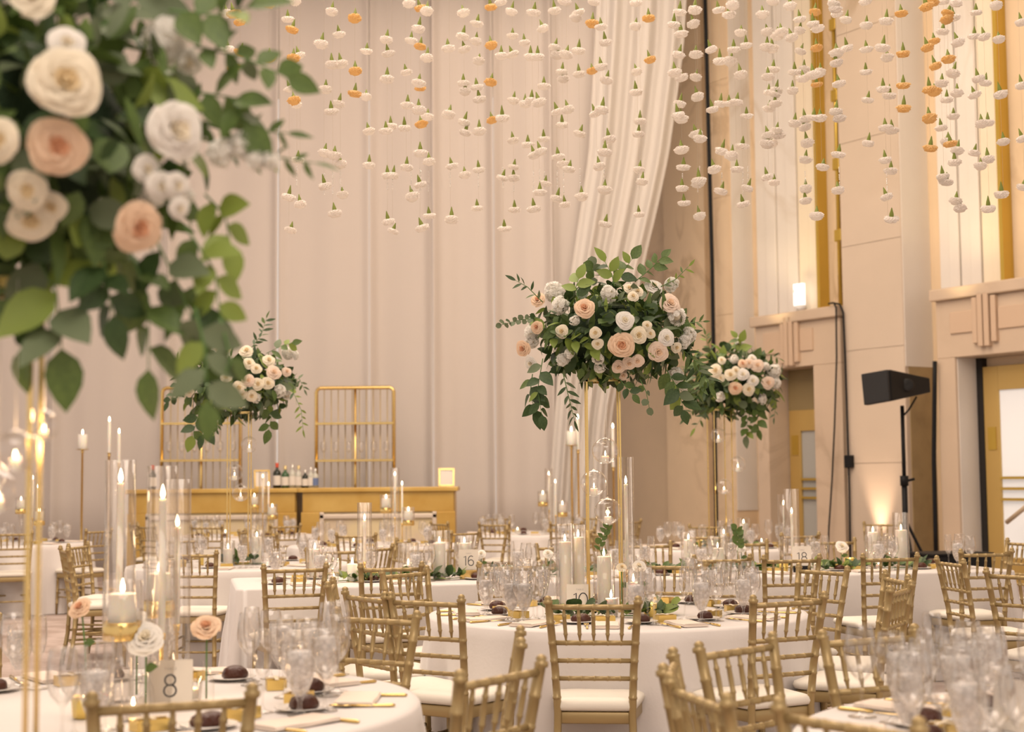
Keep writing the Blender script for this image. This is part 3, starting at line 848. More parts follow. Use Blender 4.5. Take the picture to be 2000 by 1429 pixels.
chair_px(338, 1364, 110, 'gold chiavari chair nearest below the number eight card', G8)
chair_px(978, 1312, 145, 'gold chiavari chair with a bright tilted top rail before the square-on chair', G8)
chair_px(1014, 1249, 180, 'gold chiavari chair seen edge-on just behind the bright tilted one', G8)
chair_round(T8, 60, 1.32, 'gold chiavari chair behind the table eight wine glasses', G8)
chair_round(T8, 132, 1.36, 'gold chiavari chair behind the thick gold poles at table eight', G8)

chair_px(1309, 1298, -10, 'gold chiavari chair at the corner table with a tilted narrow back', GTR)
chair_px(1442, 1260, -45, 'gold chiavari chair at the corner table before the table ten cloth', GTR)
chair_px(1366, 1353, 14, 'gold chiavari chair edge-on at the bottom, its back slanting down', GTR)
chair_px(1655, 1403, 38, 'gold chiavari chair with only its top rail showing at the bottom', GTR)
chair_px(1700, 1240, -64, 'gold chiavari chair behind the big blurred goblets of the corner table', GTR)

lf = math.degrees(math.atan2(LNV.y, LNV.x))
for px, py, lb in ((576, 1108, 'gold chiavari chair standing alone before the corner of the long table'),
                   (764, 1106, 'gold chiavari chair before the long table next to the pillar candle with lemon greens'),
                   (995, 1103, 'gold chiavari chair before the long table under the number sixteen card'),
                   (1410, 1090, 'gold chiavari chair before the long table in front of the tall green sprig'),
                   (1546, 1090, 'gold chiavari chair before the long table in front of the number eighteen card'),
                   (1738, 1087, 'gold chiavari chair before the long table in front of the big pillar candle'),
                   (1926, 1078, 'gold chiavari chair at the last seat of the long table by the doors')):
    chair_px(px, py, lf + (6 if px < 800 else 0), lb, GL)
for s, lb in ((0.75, 'first'), (1.5, 'second'), (2.5, 'third'), (3.2, 'fourth'), (4.0, 'fifth'), (4.75, 'sixth')):
    q = lpt(s, LW + 0.48)
    chair(q.x, q.y, math.radians(lf + 180), 'gold chiavari chair on the far side of the long table, %s from its bar end' % lb, GL)
chair_px(1857, 1096, 8, 'gold chiavari chair in profile facing the picture edge beside the long table', GL)
chair_px(1990, 1120, 40, 'gold chiavari chair with a wide back cut by the picture edge', GL)
chair_px(1998, 1058, 200, 'gold chiavari chair by the bright glass door behind the long table', GF)
chair_px(1722, 1022, 250, 'gold chiavari chair against the glowing pink pier', GF)
for c, angs, nm in ((F22, (266, 172, 205, 330, 20, 120), 'the flower table before the bar'),
                    (FRT, (255, 290, 345, 205, 160, 90), 'the flower table by the brass door'),
                    (M0, (262, 300, 225, 180), 'the table at the bottle bar'),
                    (M1, (268, 315, 225, 0, 180), 'the table before the second bar'),
                    (M2, (250, 285, 215, 330, 60, 110), 'the table before bare drape'),
                    (L2, (255, 290, 330, 215), 'the table behind gold poles')):
    for k, a in enumerate(angs):
        side = {0: 'near side', 1: 'bar side', 2: 'door side'}
        a_ = a % 360
        where = 'near the camera' if 240 <= a_ <= 300 else ('on the drape side' if 45 < a_ < 135 else ('towards the bar' if 135 <= a_ < 240 else 'towards the doors'))
        chair_round(c, a, 1.38, 'gold chair at %s, %s one %s' % (nm, ORD[k], where), GF)

# ------------------------------------------------------------------ tableware
def wine_mesh():
    p = [(0.0, 0.0), (0.036, 0.001), (0.037, 0.003), (0.012, 0.009), (0.0045, 0.020), (0.0038, 0.055), (0.005, 0.088), (0.016, 0.100), (0.032, 0.120), (0.0405, 0.145), (0.042, 0.162), (0.039, 0.195), (0.033, 0.235), (0.0325, 0.2355), (0.0318, 0.235), (0.0378, 0.195), (0.0406, 0.162), (0.0390, 0.145), (0.0305, 0.121), (0.014, 0.1025), (0, 0.098)]
    return MB().lathe(p, 24).mesh('wine_glass', GLASS)
def flute_mesh():
    p = [(0.0, 0.0), (0.033, 0.001), (0.034, 0.003), (0.010, 0.010), (0.004, 0.022), (0.0038, 0.08), (0.006, 0.095), (0.019, 0.120), (0.0255, 0.150), (0.0275, 0.185), (0.0255, 0.22), (0.0225, 0.243), (0.022, 0.2435), (0.0213, 0.243), (0.0243, 0.22), (0.0263, 0.185), (0.0242, 0.150), (0.0177, 0.121), (0, 0.104)]
    return MB().lathe(p, 22).mesh('champagne_flute', GLASS)
def goblet_mesh():
    p = [(0.0, 0.0), (0.034, 0.001), (0.036, 0.003), (0.016, 0.010), (0.007, 0.020), (0.006, 0.035), (0.011, 0.048), (0.026, 0.070), (0.037, 0.100), (0.0405, 0.130), (0.039, 0.165), (0.0355, 0.198), (0.035, 0.1985), (0.0343, 0.198), (0.0368, 0.18)]
    return MB().lathe(p, 24).mesh('water_goblet', GLASS)
def ice_mesh():
    rnd = random.Random(3)
    p = [(0.0, 0.052), (0.010, 0.054), (0.0245, 0.073), (0.0355, 0.102), (0.039, 0.130), (0.0375, 0.163), (0.036, 0.176), (0.02, 0.180), (0, 0.178)]
    mb = MB().lathe(p, 20)
    for k in range(9):
        a = rnd.uniform(0, 6.3); r = rnd.uniform(0, .018); z = rnd.uniform(.085, .18)
        M = Matrix.Translation((r * math.cos(a), r * math.sin(a), z)) @ Euler((rnd.uniform(0, 3), rnd.uniform(0, 3), 0)).to_matrix().to_4x4()
        mb.box((0, 0, 0), (.011, .011, .009), M)
    return mb.mesh('ice_water', ICE)
WINE, FLUTE, GOBLET, ICEW = wine_mesh(), flute_mesh(), goblet_mesh(), ice_mesh()
CLEAR = [(1540, 1592, 9.4, 10.9), (890, 940, 8.6, 10.2)]     # no stemware stands before the numbers sixteen and eighteen
def put_glass(kind, p, label, group, rz=0.0, sc=1.0):
    if any(a < 1000 + p[0] / p[1] * FPX < b and y0 < p[1] < y1 for a, b, y0, y1 in CLEAR): return
    if kind == 'goblet':
        o = ob('water_goblet', GOBLET, None, p, (0, 0, rz), sc); tag(o, label, 'glass', group)
        ob('ice_water', ICEW, o)
    else:
        o = ob('wine_glass' if kind == 'wine' else 'champagne_flute', WINE if kind == 'wine' else FLUTE, None, p, (0, 0, rz), sc); tag(o, label, 'glass', group)
    return o

def napkin_mesh():
    mb = MB()
    for k in range(2):
        wd = .062 - k * .003; z0 = .001 + k * .005
        def fn(a, b, wd=wd, z0=z0):
            an = 2 * PI * a; e = 1 - abs(2 * b - 1) ** 10 * .02
            x = wd * e * math.copysign(abs(math.cos(an)) ** .25, math.cos(an)); z = z0 + .0045 + .0042 * math.copysign(abs(math.sin(an)) ** .6, math.sin(an))
            return (x, (b - .5) * (.235 - k * .006), z + .0012 * math.sin(b * 9 + k))
        mb.grid(fn, 20, 8)
        for s in (-.5, .5):
            i = len(mb.v); n = 16
            for j in range(n):
                an = 2 * PI * j / n; mb.v.append((wd * .98 * math.copysign(abs(math.cos(an)) ** .25, math.cos(an)), s * (.235 - k * .006), z0 + .0045 + .004 * math.copysign(abs(math.sin(an)) ** .6, math.sin(an))))
            mb.f.append(tuple(range(i, i + n))); mb.m.append(0)
    return mb.mesh('napkin', NAPKIN)
def knife_mesh():
    mb = MB(); mb.tube([(0, -.11, .004), (0, -.10, .004), (0, -.03, .004), (0, .0, .004)], [.003, .006, .005, .004], 8)
    mb.v += [(-.003, 0, .0025), (.009, .012, .0025), (.009, .09, .0025), (-.003, .115, .0025), (-.003, 0, .0045), (.009, .012, .0035), (.009, .09, .0035), (-.003, .115, .0035)]
    i = len(mb.v) - 8
    for q in ((3, 2, 1, 0), (4, 5, 6, 7), (0, 1, 5, 4), (1, 2, 6, 5), (2, 3, 7, 6), (3, 0, 4, 7)): mb.f.append(tuple(i + k for k in q)); mb.m.append(0)
    return mb.mesh('knife', BRASS)
def fork_mesh():
    mb = MB(); mb.tube([(0, -.10, .004), (0, -.09, .004), (0, 0, .005), (0, .03, .006)], [.003, .006, .0035, .004], 8)
    mb.box((0, .045, .007), (.011, .016, .0014))
    for k in range(4): mb.tube([(-.0095 + .0063 * k, .058, .007), (-.0095 + .0063 * k, .08, .009), (-.0095 + .0063 * k, .098, .007)], [.0019, .0018, .0008], 5)
    return mb.mesh('fork', BRASS)
def plate_mesh():
    return MB().lathe([(0, .004), (.045, .004), (.055, .007), (.078, .012), (.080, .0135), (.077, .0145), (.055, .0095), (.045, .0065), (0, .0065)], 32).mesh('side_plate', PLATE)
def roll_mesh():
    rnd = random.Random(5)
    mb = MB(); mb.lathe([(0, 0), (.032, .0), (.039, .007), (.040, .017), (.034, .029), (.021, .037), (.007, .040), (0, .0405)], 18, jit=lambda j, q: 1 + .07 * math.sin(j * 2.1 + q) + .03 * math.sin(j * 5.3))
    return mb.mesh('bread_roll', ROLL_M)
def tray_mesh():
    mb = MB(); mb.box((0, 0, .002), (.045, .03, .002))
    for c, h in (((0, -.03, .016), (.045, .0015, .016)), ((0, .03, .016), (.045, .0015, .016)), ((-.045, 0, .016), (.0015, .03, .016)), ((.045, 0, .016), (.0015, .03, .016))): mb.box(c, h)
    mb.box((0, 0, .020), (.043, .028, .004))
    return mb.mesh('gift_box', GOLDFOIL, False)
def ribbon_mesh():
    mb = MB(); mb.box((0, 0, .0345), (.006, .032, .0012)); mb.box((0, 0, .0345), (.047, .006, .0012)); return mb.mesh('ribbon', mat('cream_ribbon', (0.85, 0.72, 0.52), 0.5), False)
NAPK, KNIFE, FORK, SPLATE, BROLL, GBOX, RIBB = napkin_mesh(), knife_mesh(), fork_mesh(), plate_mesh(), roll_mesh(), tray_mesh(), ribbon_mesh()

def setting(ex, ey, ang, desc, tname, seed, full=True, glasses=('goblet', 'wine', 'flute', 'wine'), mirror=1):
    """a cover laid at table edge point (ex,ey); ang = direction into the table"""
    rnd = random.Random(seed)
    f = Vector((math.cos(ang), math.sin(ang), 0)); r = Vector((f.y, -f.x, 0)) * mirror
    def P(a, b, z=TZ): return Vector((ex, ey, z)) + r * (a + rnd.uniform(-.012, .012)) + f * (b + rnd.uniform(-.012, .012))
    rz = ang - PI / 2
    tag(ob('napkin', NAPK, None, P(0.0, .17, TZ + .001), (0, 0, rz + rnd.uniform(-.1, .1) + (PI / 2 if rnd.random() < .35 else 0))), 'folded blush napkin %s' % desc, 'napkin', 'napkins on ' + tname)
    slots = [(.12, .27), (.185, .35), (.10, .40), (.215, .27)]
    names = {'goblet': 'water goblet full of ice', 'wine': 'clear wine glass', 'flute': 'clear champagne flute'}
    cnt = {}
    for g, (a, b) in zip(glasses, slots):
        cnt[g] = cnt.get(g, 0) + 1
        lab = names[g]
        if g == 'wine' and glasses.count('wine') > 1: lab = ('inner ' if cnt[g] == 1 else 'outer ') + lab
        put_glass(g, P(a, b), '%s %s' % (lab, desc), 'glasses on ' + tname, rnd.uniform(0, 6), rnd.uniform(.97, 1.05))
    if full:
        tag(ob('knife', KNIFE, None, P(.105, .15, TZ + .0015), (0, 0, rz + rnd.uniform(-.12, .12))), 'gold knife %s' % desc, 'knife', 'knives on ' + tname)
        tag(ob('fork', FORK, None, P(-.105, .15, TZ + .0015), (0, 0, rz + rnd.uniform(-.12, .12))), 'gold fork %s' % desc, 'fork', 'forks on ' + tname)
    pp = P(-.16, .33, TZ)
    tag(ob('side_plate', SPLATE, None, pp), 'small pale side plate %s' % desc, 'plate', 'side plates on ' + tname)
    tag(ob('bread_roll', BROLL, None, pp + Vector((.008, 0, .0068)), (0, 0, rnd.uniform(0, 6)), rnd.uniform(.9, 1.1)), 'dark brown glossy roll %s' % desc, 'roll', 'dark rolls on ' + tname)
    g = ob('gift_box', GBOX, None, P(-.015, .36, TZ + .0005), (0, 0, rz + rnd.uniform(-.5, .5))); tag(g, 'small gold box %s' % desc, 'box', 'gold boxes on ' + tname)
    ob('ribbon', RIBB, g)

def edge_setting(c, R, a_deg, desc, tname, seed, **k):
    a = math.radians(a_deg)
    setting(c[0] + (R - .015) * math.cos(a), c[1] + (R - .015) * math.sin(a), a + PI, desc, tname, seed, **k)

for k, (a, d) in enumerate(((263, 'before the square-on chair at table ten'), (236, 'before the chair left of the square-on one at table ten'), (291, 'before the chair right of the square-on one at table ten'),
                            (210, 'before the edge-on chair with bunched spindles at table ten'), (183, 'before the shiny-railed chair at table ten'), (322, 'before the front chair of the overlapping pair at table ten'),
                            (355, 'before the rear chair of the overlapping pair at table ten'), (142, 'at table ten behind the lone chair post'), (112, 'at table ten before the chair facing the camera'), (62, 'at table ten behind the flower stand'), (30, 'at table ten nearest the number eighteen card'))):
    edge_setting(T10, T10R, a, d, 'table ten', 100 + k, mirror=-1 if a == 236 else 1)
for k, (a, d) in enumerate(((290, 'at table eight before the nearest chair'), (325, 'at table eight before the bright tilted chair'), (0, 'at table eight before the edge-on chair'), (38, 'at table eight before the chair behind the wine glasses'),
                            (82, 'at the back of table eight behind the card'), (125, 'at table eight before the chair behind the gold poles'), (165, 'at table eight by the picture edge'), (215, 'at table eight beside the thick gold poles'))):
    edge_setting(T8, T8R, a, d, 'table eight', 200 + k, mirror=-1 if a == 290 else 1)
for k, (a, d) in enumerate(((172, 'at the corner table before the narrow tilted chair'), (196, 'at the corner table before the slanting edge-on chair'), (136, 'at the corner table before the chair facing table ten'), (100, 'at the corner table by the picture edge'), (222, 'at the corner table at the very bottom'), (116, 'at the corner table before the chair behind the goblets'))):
    edge_setting(TR, TRR, a, d, 'the corner table', 300 + k)
fa = math.atan2(LNV.y, LNV.x)
n = 0
for s in (0.42, 1.05, 1.75, 2.42, 3.05, 3.72, 4.38, 5.0):
    q = lpt(s, 0.015); setting(q.x, q.y, fa, 'at the near long-table edge, %s from the bar' % ORD[n], 'the long tables', 400 + n, full=s < 3)
    q = lpt(s, LW - 0.015); setting(q.x, q.y, fa + PI, 'at the far long-table edge, %s from the bar' % ORD[n], 'the long tables', 450 + n, full=False, glasses=('goblet', 'wine', 'flute'))
    n += 1
for c, R, nm, sd in ((F22, .9, 'on the flower table before the bar', 500), (FRT, .9, 'on the flower table by the brass door', 520), (M0, .9, 'on the table at the bottle bar', 540), (M1, .9, 'on the table before the second bar', 560), (M2, .9, 'on the table before bare drape', 580), (L2, .9, 'on the table behind gold poles', 600)):
    for k in range(7):
        a = 15 + k * 51.4
        edge_setting(c, R, a, nm + ', ' + ('door side', 'rear door side', 'rear bar side', 'bar side', 'near bar side', 'near side', 'near door side')[k], nm[3:], sd + k, full=False, glasses=('goblet', 'wine', 'flute') if k % 2 else ('goblet', 'wine'))

# ------------------------------------------------------------------ candles
FL = MB().lathe([(0, 0), (.0035, .003), (.006, .010), (.0055, .018), (.003, .029), (0, .038)], 10).mesh('flame', FLAME)
def candle_part(parent, r, z0, z1, name='pillar', fs=1.0):
    n = 20
    me = cached(('candle', round(r, 4), round(z1 - z0, 3)), lambda: MB().lathe([(0, 0), (r * .97, 0), (r, .003), (r, z1 - z0 - .004), (r * .93, z1 - z0), (r * .55, z1 - z0 - .006), (0, z1 - z0 - .007)], n).mesh(name, WAX))
    ob(name, me, parent, (0, 0, z0))
    ob('wick', cached('wick', lambda: MB().tube([(0, 0, 0), (0, 0, .012)], .001, 5).mesh('wick', BLACK)), parent, (0, 0, z1 - .008))
    ob('flame', FL, parent, (0, 0, z1 + .001), (0, 0, 0), fs)
    if parent.location.y < 11.5:
        l = cached('candle_light', lambda: bpy.data.lights.new('candle_light', 'POINT')); l.energy = 0.22; l.color = (1, .66, .36); l.shadow_soft_size = .012
        ob('candle_light', l, parent, (0, 0, z1 + .03))
def cyl(parent, r, z0, z1, name='glass_cylinder', foot=True):
    h = z1 - z0
    me = cached(('cyl', round(r, 4), round(h, 3)), lambda: MB().lathe([(0, .001), (r * .97, .001), (r, .004), (r, h), (r - .0022, h), (r - .0022, .006), (0, .005)], 28).mesh('glass_cylinder', GLASSC))
    ob(name, me, parent, (0, 0, z0))
def pillar(p, r, h, label, group, gr=None, gh=None, fs=1.1):
    t = thing('pillar_candle', label, 'candle', p, 0, group)
    candle_part(t, r, .004, .004 + h, 'pillar', fs)
    if gr: cyl(t, gr, .001, gh)
    else:
        ob('coaster', cached(('coaster', r), lambda: MB().lathe([(0, 0), (r * 1.15, 0), (r * 1.15, .004), (0, .004)], 20).mesh('coaster', BRASS)), t)
    return t
def riser_pillar(p, zr, ph, label, group, r=.036):
    """pillar on a gold cup standing on a clear glass tube, glass sleeve round the wax"""
    t = thing('raised_candle', label, 'candle', p, 0, group)
    cyl(t, .030, .001, zr, 'glass_stem')
    me = cached(('cup', r), lambda: MB().lathe([(0, 0), (r * 1.36, 0), (r * 1.40, .004), (r * 1.40, .052), (r * 1.34, .054), (r * 1.34, .012), (0, .010)], 28).mesh('gold_cup', BRASS))
    ob('gold_cup', me, t, (0, 0, zr))
    candle_part(t, r, zr + .012, zr + .012 + ph, 'pillar', 1.15)
    cyl(t, r * 1.42, zr + .04, zr + .05 + ph)
    return t
def taper(p, z_hold, z_top, label, group, gr=None, gh=None, stick=True, sm=None):
    t = thing('taper_candle', label, 'candle', p, 0, group)
    if stick:
        zs = z_hold
        me = cached(('stick', round(zs, 3), sm is None), lambda: MB().lathe([(0, 0), (.036, 0), (.037, .005), (.016, .012), (.008, .022), (.006, .04), (.0055, zs - .04), (.010, zs - .034), (.006, zs - .028), (.011, zs - .018), (.0125, zs), (.0095, zs), (0, zs - .012)], 20).mesh('candlestick', sm or BRASS))
        ob('candlestick', me, t)
    candle_part(t, .0105, z_hold - .005, z_top, 'taper', 1.15)
    if gr: cyl(t, gr, .001, gh)
    return t
def votive(p, label, group, gold=False, sc=1.0):
    t = thing('votive_candle', label, 'candle', p, 0, group); t.scale = (sc,) * 3
    me = cached(('votive', gold), lambda: MB().lathe([(0, .001), (.026, .001), (.030, .006), (.034, .065), (.032, .065), (.028, .008), (0, .007)], 22).mesh('votive_cup', mat('mercury_gold', (0.80, 0.58, 0.16), 0.3, 0.6) if gold else GLASSC))
    ob('votive_cup', me, t)
    candle_part(t, .022, .009, .04, 'wax', .7)
    return t

def tpos(px, py): q = at_z(px, py, TZ); return Vector((q.x, q.y, TZ))
def cpos(px, Y): q = at_y(px, 1200, Y); return Vector((q.x, Y, TZ))
C8 = 'candles on table eight'; C10 = 'candles on table ten'; CL = 'candles on the long tables'; CF = 'candles on the far tables'
riser_pillar(cpos(239, 4.46), .205, .125, 'thick ivory pillar candle in the nearest gold cup on table eight', C8, r=.041)
riser_pillar(cpos(311, 4.86), .235, .13, 'ivory pillar candle in a gold cup behind the taper on table eight', C8)
t = taper(cpos(233, 4.62), .22, .67, 'taller taper candle in a glass cylinder on table eight', C8, .047, .74, sm=GLASSC)
t = taper(cpos(316, 4.55), .215, .62, 'taper candle on a gold candlestick in a glass cylinder on table eight', C8, .047, .72)
taper(cpos(345, 5.0), .2, .52, 'rear taper candle half seen in glass on table eight', C8, .045, .68)
for px, Y, l in ((165, 4.3, 'beside the peach rose vase'), (205, 4.55, 'behind the gold poles'), (262, 4.25, 'under the thick pillar'), (375, 4.62, 'behind the number eight card')):
    votive(cpos(px, Y), 'small lit votive candle on table eight %s' % l, C8, gold=(px == 165))
taper(cpos(1226, 7.75), .20, .64, 'taper candle in a tall glass cylinder beside the table ten flower stand', C10, .042, .78)
pillar(cpos(1181, 7.62), .036, .27, 'tall ivory pillar candle inside the table ten flower stand', C10, .055, .30)
pillar(cpos(1238, 7.45), .036, .15, 'short ivory pillar candle behind the table ten flower stem', C10, .05, .22)
pillar(cpos(1194, 7.28), .030, .085, 'stubby floating candle in a clear tumbler right of the number ten card', C10, .034, .09)
votive(cpos(1270, 7.25), 'amber votive cup on table ten', C10, True)
votive(cpos(1135, 7.75), 'clear votive candle behind the number ten card', C10)
pillar(cpos(1105, 8.0), .032, .33, 'ivory pillar candle in glass behind table ten goblets, nearer of the pair', C10, .050, .43)
pillar(cpos(1131, 8.1), .032, .35, 'ivory pillar candle in glass behind table ten goblets, next to the stand pole', C10, .050, .42)
def lcandle(px, off, fn, *a, **k):
    s = lp_px(px, off); return fn(lpt(s, off), *a, CL, **k) if fn is not taper else None
pillar(lpt(lp_px(688, .42), .42), .035, .115, 'short bare ivory pillar candle on the long table', CL)
pillar(lpt(lp_px(858, .40), .40), .042, .245, 'tallest ivory pillar candle on the long table, left of the number sixteen card', CL, .075, .33)
pillar(lpt(lp_px(907, .75), .75), .040, .225, 'ivory pillar candle in glass just behind the number sixteen card', CL, .062, .28)
pillar(lpt(lp_px(615, .78), .78), .038, .20, 'ivory pillar candle in glass near the corner of the long table', CL, .06, .26)
pillar(lpt(lp_px(797, .60), .60), .034, .09, 'low ivory pillar candle in a wide glass on the long table', CL, .07, .24)
taper(lpt(lp_px(712, .62), .62), .12, .40, 'taper candle in a tall glass cylinder on the long table near the bar', CL, .05, .52)
votive(lpt(lp_px(652, .30), .30), 'lit votive at the near edge of the long table beside the short pillar', CL)
votive(lpt(lp_px(725, .40), .40), 'amber gold votive cup on the long table', CL, True, 1.3)
votive(lpt(lp_px(1040, .45), .45), 'glowing votive on the long table behind table ten goblets', CL, True)
votive(lpt(lp_px(995, .60), .60), 'clear votive on the long table behind the facing chair', CL)
pillar(lpt(lp_px(1345, .75), .75), .036, .22, 'ivory pillar candle in glass on the long table left of the tall sprig', CL, .055, .28)
pillar(lpt(lp_px(1402, .45), .45), .042, .17, 'broad ivory pillar candle in glass before the tall sprig', CL, .07, .26)
taper(lpt(lp_px(1548, .80), .80), .10, .40, 'taper candle in the tallest glass cylinder left of the number eighteen card', CL, .055, .58)
votive(lpt(lp_px(1365, .32), .32), 'clear votive on the long table behind a chair post', CL)
votive(lpt(lp_px(1530, .40), .40), 'amber votive on the long table left of the number eighteen card', CL, True)
votive(lpt(lp_px(1596, .5), .5), 'clear votive behind the number eighteen card', CL, False, 1.2)
pillar(lpt(lp_px(1706, .75), .75), .036, .25, 'ivory pillar candle in glass behind the champagne flute on the long table', CL, .06, .30)
pillar(lpt(lp_px(1761, .55), .55), .042, .27, 'large ivory pillar candle in tall glass near the end of the long table', CL, .058, .40)
votive(lpt(lp_px(1715, .35), .35), 'clear votive at the foot of the large pillar candle', CL)
votive(lpt(lp_px(1660, .45), .45), 'plain gold cup on the long table', CL, True, 1.3)
for c, lab in ((F22, 'the flower table before the bar'), (FRT, 'the flower table by the brass door')):
    pillar(Vector((c[0] + .16, c[1] - .1, TZ)), .040, .22, 'tall pillar candle in glass on ' + lab, CF, .06, .28)
    pillar(Vector((c[0] - .05, c[1] - .22, TZ)), .038, .13, 'short pillar candle in glass on ' + lab, CF, .055, .2)
    votive(Vector((c[0] - .25, c[1] - .15, TZ)), 'gold votive cup on ' + lab, CF, True, 1.2)
    votive(Vector((c[0] + .33, c[1] - .1, TZ)), 'clear votive cup on ' + lab, CF, False, 1.2)
taper(Vector((FRT[0] + .55, FRT[1] - .1, TZ)), .12, .40, 'lone taper in glass on the far table by the brass door', CF, .06, .5)
for c, lab in ((M1, 'the table before the second bar'), (M0, 'the table at the bottle bar'), (M2, 'the table before bare drape'), (L2, 'the table behind gold poles')):
    riser_pillar(Vector((c[0] + .12, c[1], TZ)), .33, .14, 'higher raised pillar candle on ' + lab, CF, r=.045)
    riser_pillar(Vector((c[0] + .36, c[1] - .1, TZ)), .20, .14, 'lower raised pillar candle on ' + lab, CF, r=.045)
    taper(Vector((c[0] + .2, c[1] + .15, TZ)), .28, .72, 'taper in glass on ' + lab, CF, .05, .8)
    taper(Vector((c[0] + .28, c[1] + .1, TZ)), .22, .62, 'shorter taper on ' + lab, CF)
    votive(Vector((c[0] - .2, c[1] - .2, TZ)), 'votive cup on ' + lab, CF, False, 1.2)

# tall floor candle stands near the drape
def floor_candle(px, ptop, pcup, pillar_, label):
    Y = 19.9
    a, b = at_y(px, pcup, Y), at_y(px, ptop, Y)
    t = thing('floor_candle_stand', label, 'candle stand', (a.x, Y, 0), 0, 'tall gold candle stands near the drape')
    H = a.z
    ob('stand', MB().lathe([(0, 0), (.14, 0), (.14, .012), (.03, .03), (.016, .05), (.014, H - .05), (.028, H - .04), (.014, H - .03), (.02, H - .012), (.085 if pillar_ else .03, H - .005), (.085 if pillar_ else .03, H), (0, H)], 18).mesh('stand', BRASS), t)
    candle_part(t, .062 if pillar_ else .022, H, b.z, 'pillar' if pillar_ else 'taper', 1.8)
floor_candle(161, 848, 877, True, 'pillar candle on a tall gold stand, set apart before the drape')
floor_candle(213, 823, 884, False, 'taller white taper on a gold stand beside the lone pillar candle')
floor_candle(232, 846, 904, False, 'lower white taper on a gold stand beside the lone pillar candle')
floor_candle(1116, 842, 869, True, 'pillar candle on a tall gold stand behind the big flower arrangement')
floor_candle(1129, 818, 878, False, 'white taper on a gold stand close to the pillar behind the big arrangement')
floor_candle(1198, 836, 912, False, 'white taper seen between the poles of the big flower stand')

# ------------------------------------------------------------------ number cards
def ribbon(mb, pts, wd, closed=False):
    n = len(pts)
    L, R = [], []
    for k in range(n):
        a = pts[(k - 1) % n] if closed or k else pts[k]; b = pts[(k + 1) % n] if closed or k < n - 1 else pts[k]
        d = Vector((b[0] - a[0], b[1] - a[1])).normalized(); nn = Vector((-d.y, d.x)) * wd / 2
        L.append((pts[k][0] + nn.x, pts[k][1] + nn.y)); R.append((pts[k][0] - nn.x, pts[k][1] - nn.y))
    i = len(mb.v)
    for l, r in zip(L, R): mb.v += [(l[0], 0, l[1]), (r[0], 0, r[1])]
    for k in range(n if closed else n - 1):
        k2 = (k + 1) % n; mb.f.append((i + 2 * k, i + 2 * k + 1, i + 2 * k2 + 1, i + 2 * k2)); mb.m.append(0)
def ell(cx, cz, rx, rz, a0=0, a1=360, n=28):
    return [(cx + rx * math.cos(math.radians(a0 + (a1 - a0) * k / n)), cz + rz * math.sin(math.radians(a0 + (a1 - a0) * k / n))) for k in range(n + (0 if a1 - a0 == 360 else 1))]
def digit(mb, d, cx, h, wd):
    if d == '0': ribbon(mb, ell(cx, h / 2, h * .34, h * .5), wd, True)
    elif d == '1': ribbon(mb, [(cx - h * .17, h * .86), (cx + h * .03, h * 1.0), (cx + h * .03, 0)], wd)
    elif d == '8':
        ribbon(mb, ell(cx, h * .76, h * .24, h * .24), wd, True); ribbon(mb, ell(cx, h * .27, h * .28, h * .27), wd, True)
    elif d == '6':
        ribbon(mb, ell(cx, h * .30, h * .28, h * .30), wd, True); ribbon(mb, [(cx - h * .28, h * .30)] + ell(cx + h * .02, h * .62, h * .30, h * .38, 180, 50, 14), wd)
    elif d == '2':
        ribbon(mb, ell(cx, h * .73, h * .25, h * .27, 165, -35, 16) + [(cx - h * .27, 0), (cx + h * .27, 0)], wd)
def card(p, num, label, face_deg, S=.133, sw=.0052):
    t = thing('table_number_card', label, 'card', p, math.radians(face_deg), 'table number cards')
    M = Matrix.Rotation(-.12, 4, 'X')
    mb = MB(); mb.box((0, 0, S / 2), (S / 2, .0009, S / 2), M)
    mb.box((0, .032, S / 2), (S / 2, .0009, S / 2), Matrix.Rotation(.12, 4, 'X'))
    ob('card_face', mb.mesh('card_face', CARD, False), t)
    mb = MB(); h = S * .48; adv = .36 * h if '1' in num else .68 * h
    xs = [0] if len(num) == 1 else [-adv * .9, adv * .72]
    for d, x in zip(num, xs): digit(mb, d, x, h, sw)
    mb.v = [tuple(M @ Vector((x, -.0016, z + S * .215))) for x, y, z in mb.v]
    ob('numeral', mb.mesh('numeral', INK, False), t)
    tcv = bpy.data.curves.new('small_lettering', 'FONT'); tcv.body = 'TABLE'; tcv.size = S * .085; tcv.align_x = 'CENTER'; tcv.space_character = 1.25
    tcv.materials.append(GREYINK)
    q = M @ Vector((0, -.0016, S * .80)); ob('small_lettering', text_mesh(tcv), t, q, (PI / 2 - .12, 0, 0))
c8 = cpos(333, 4.52); card(c8, '8', 'cream tent card printed with the number eight', 8)
c10 = cpos(1133, 7.58); card(c10, '10', 'cream tent card printed with the number ten', -3)
s = lp_px(915, .42); card(lpt(s, .42) + Vector((0, 0, .062)), '16', 'cream tent card printed with the number sixteen on the long table', 4)
tb = lpt(s, .42); mb = MB(); mb.box((0, .012, .03), (.06, .03, .03)); o = ob('card_stand', mb.mesh('card_stand', BRASS, False), None, tb, (0, 0, .07)); bevel(o, .004); tag(o, 'small gold block lifting the number sixteen card', 'card stand')
s = lp_px(1566, .30); card(lpt(s, .30) + Vector((0, 0, .046)), '18', 'cream tent card printed with the number eighteen on the long table', -6)
tb = lpt(s, .30); mb = MB(); mb.box((0, .012, .022), (.06, .03, .022)); o = ob('card_stand', mb.mesh('card_stand', BLACK, False), None, tb, (0, 0, -.1)); bevel(o, .002); tag(o, 'low black block under the number eighteen card', 'card stand')
card(Vector((F22[0] - .15, F22[1] - .35, TZ)), '22', 'cream tent card printed with the number twenty-two on the far table', 10)
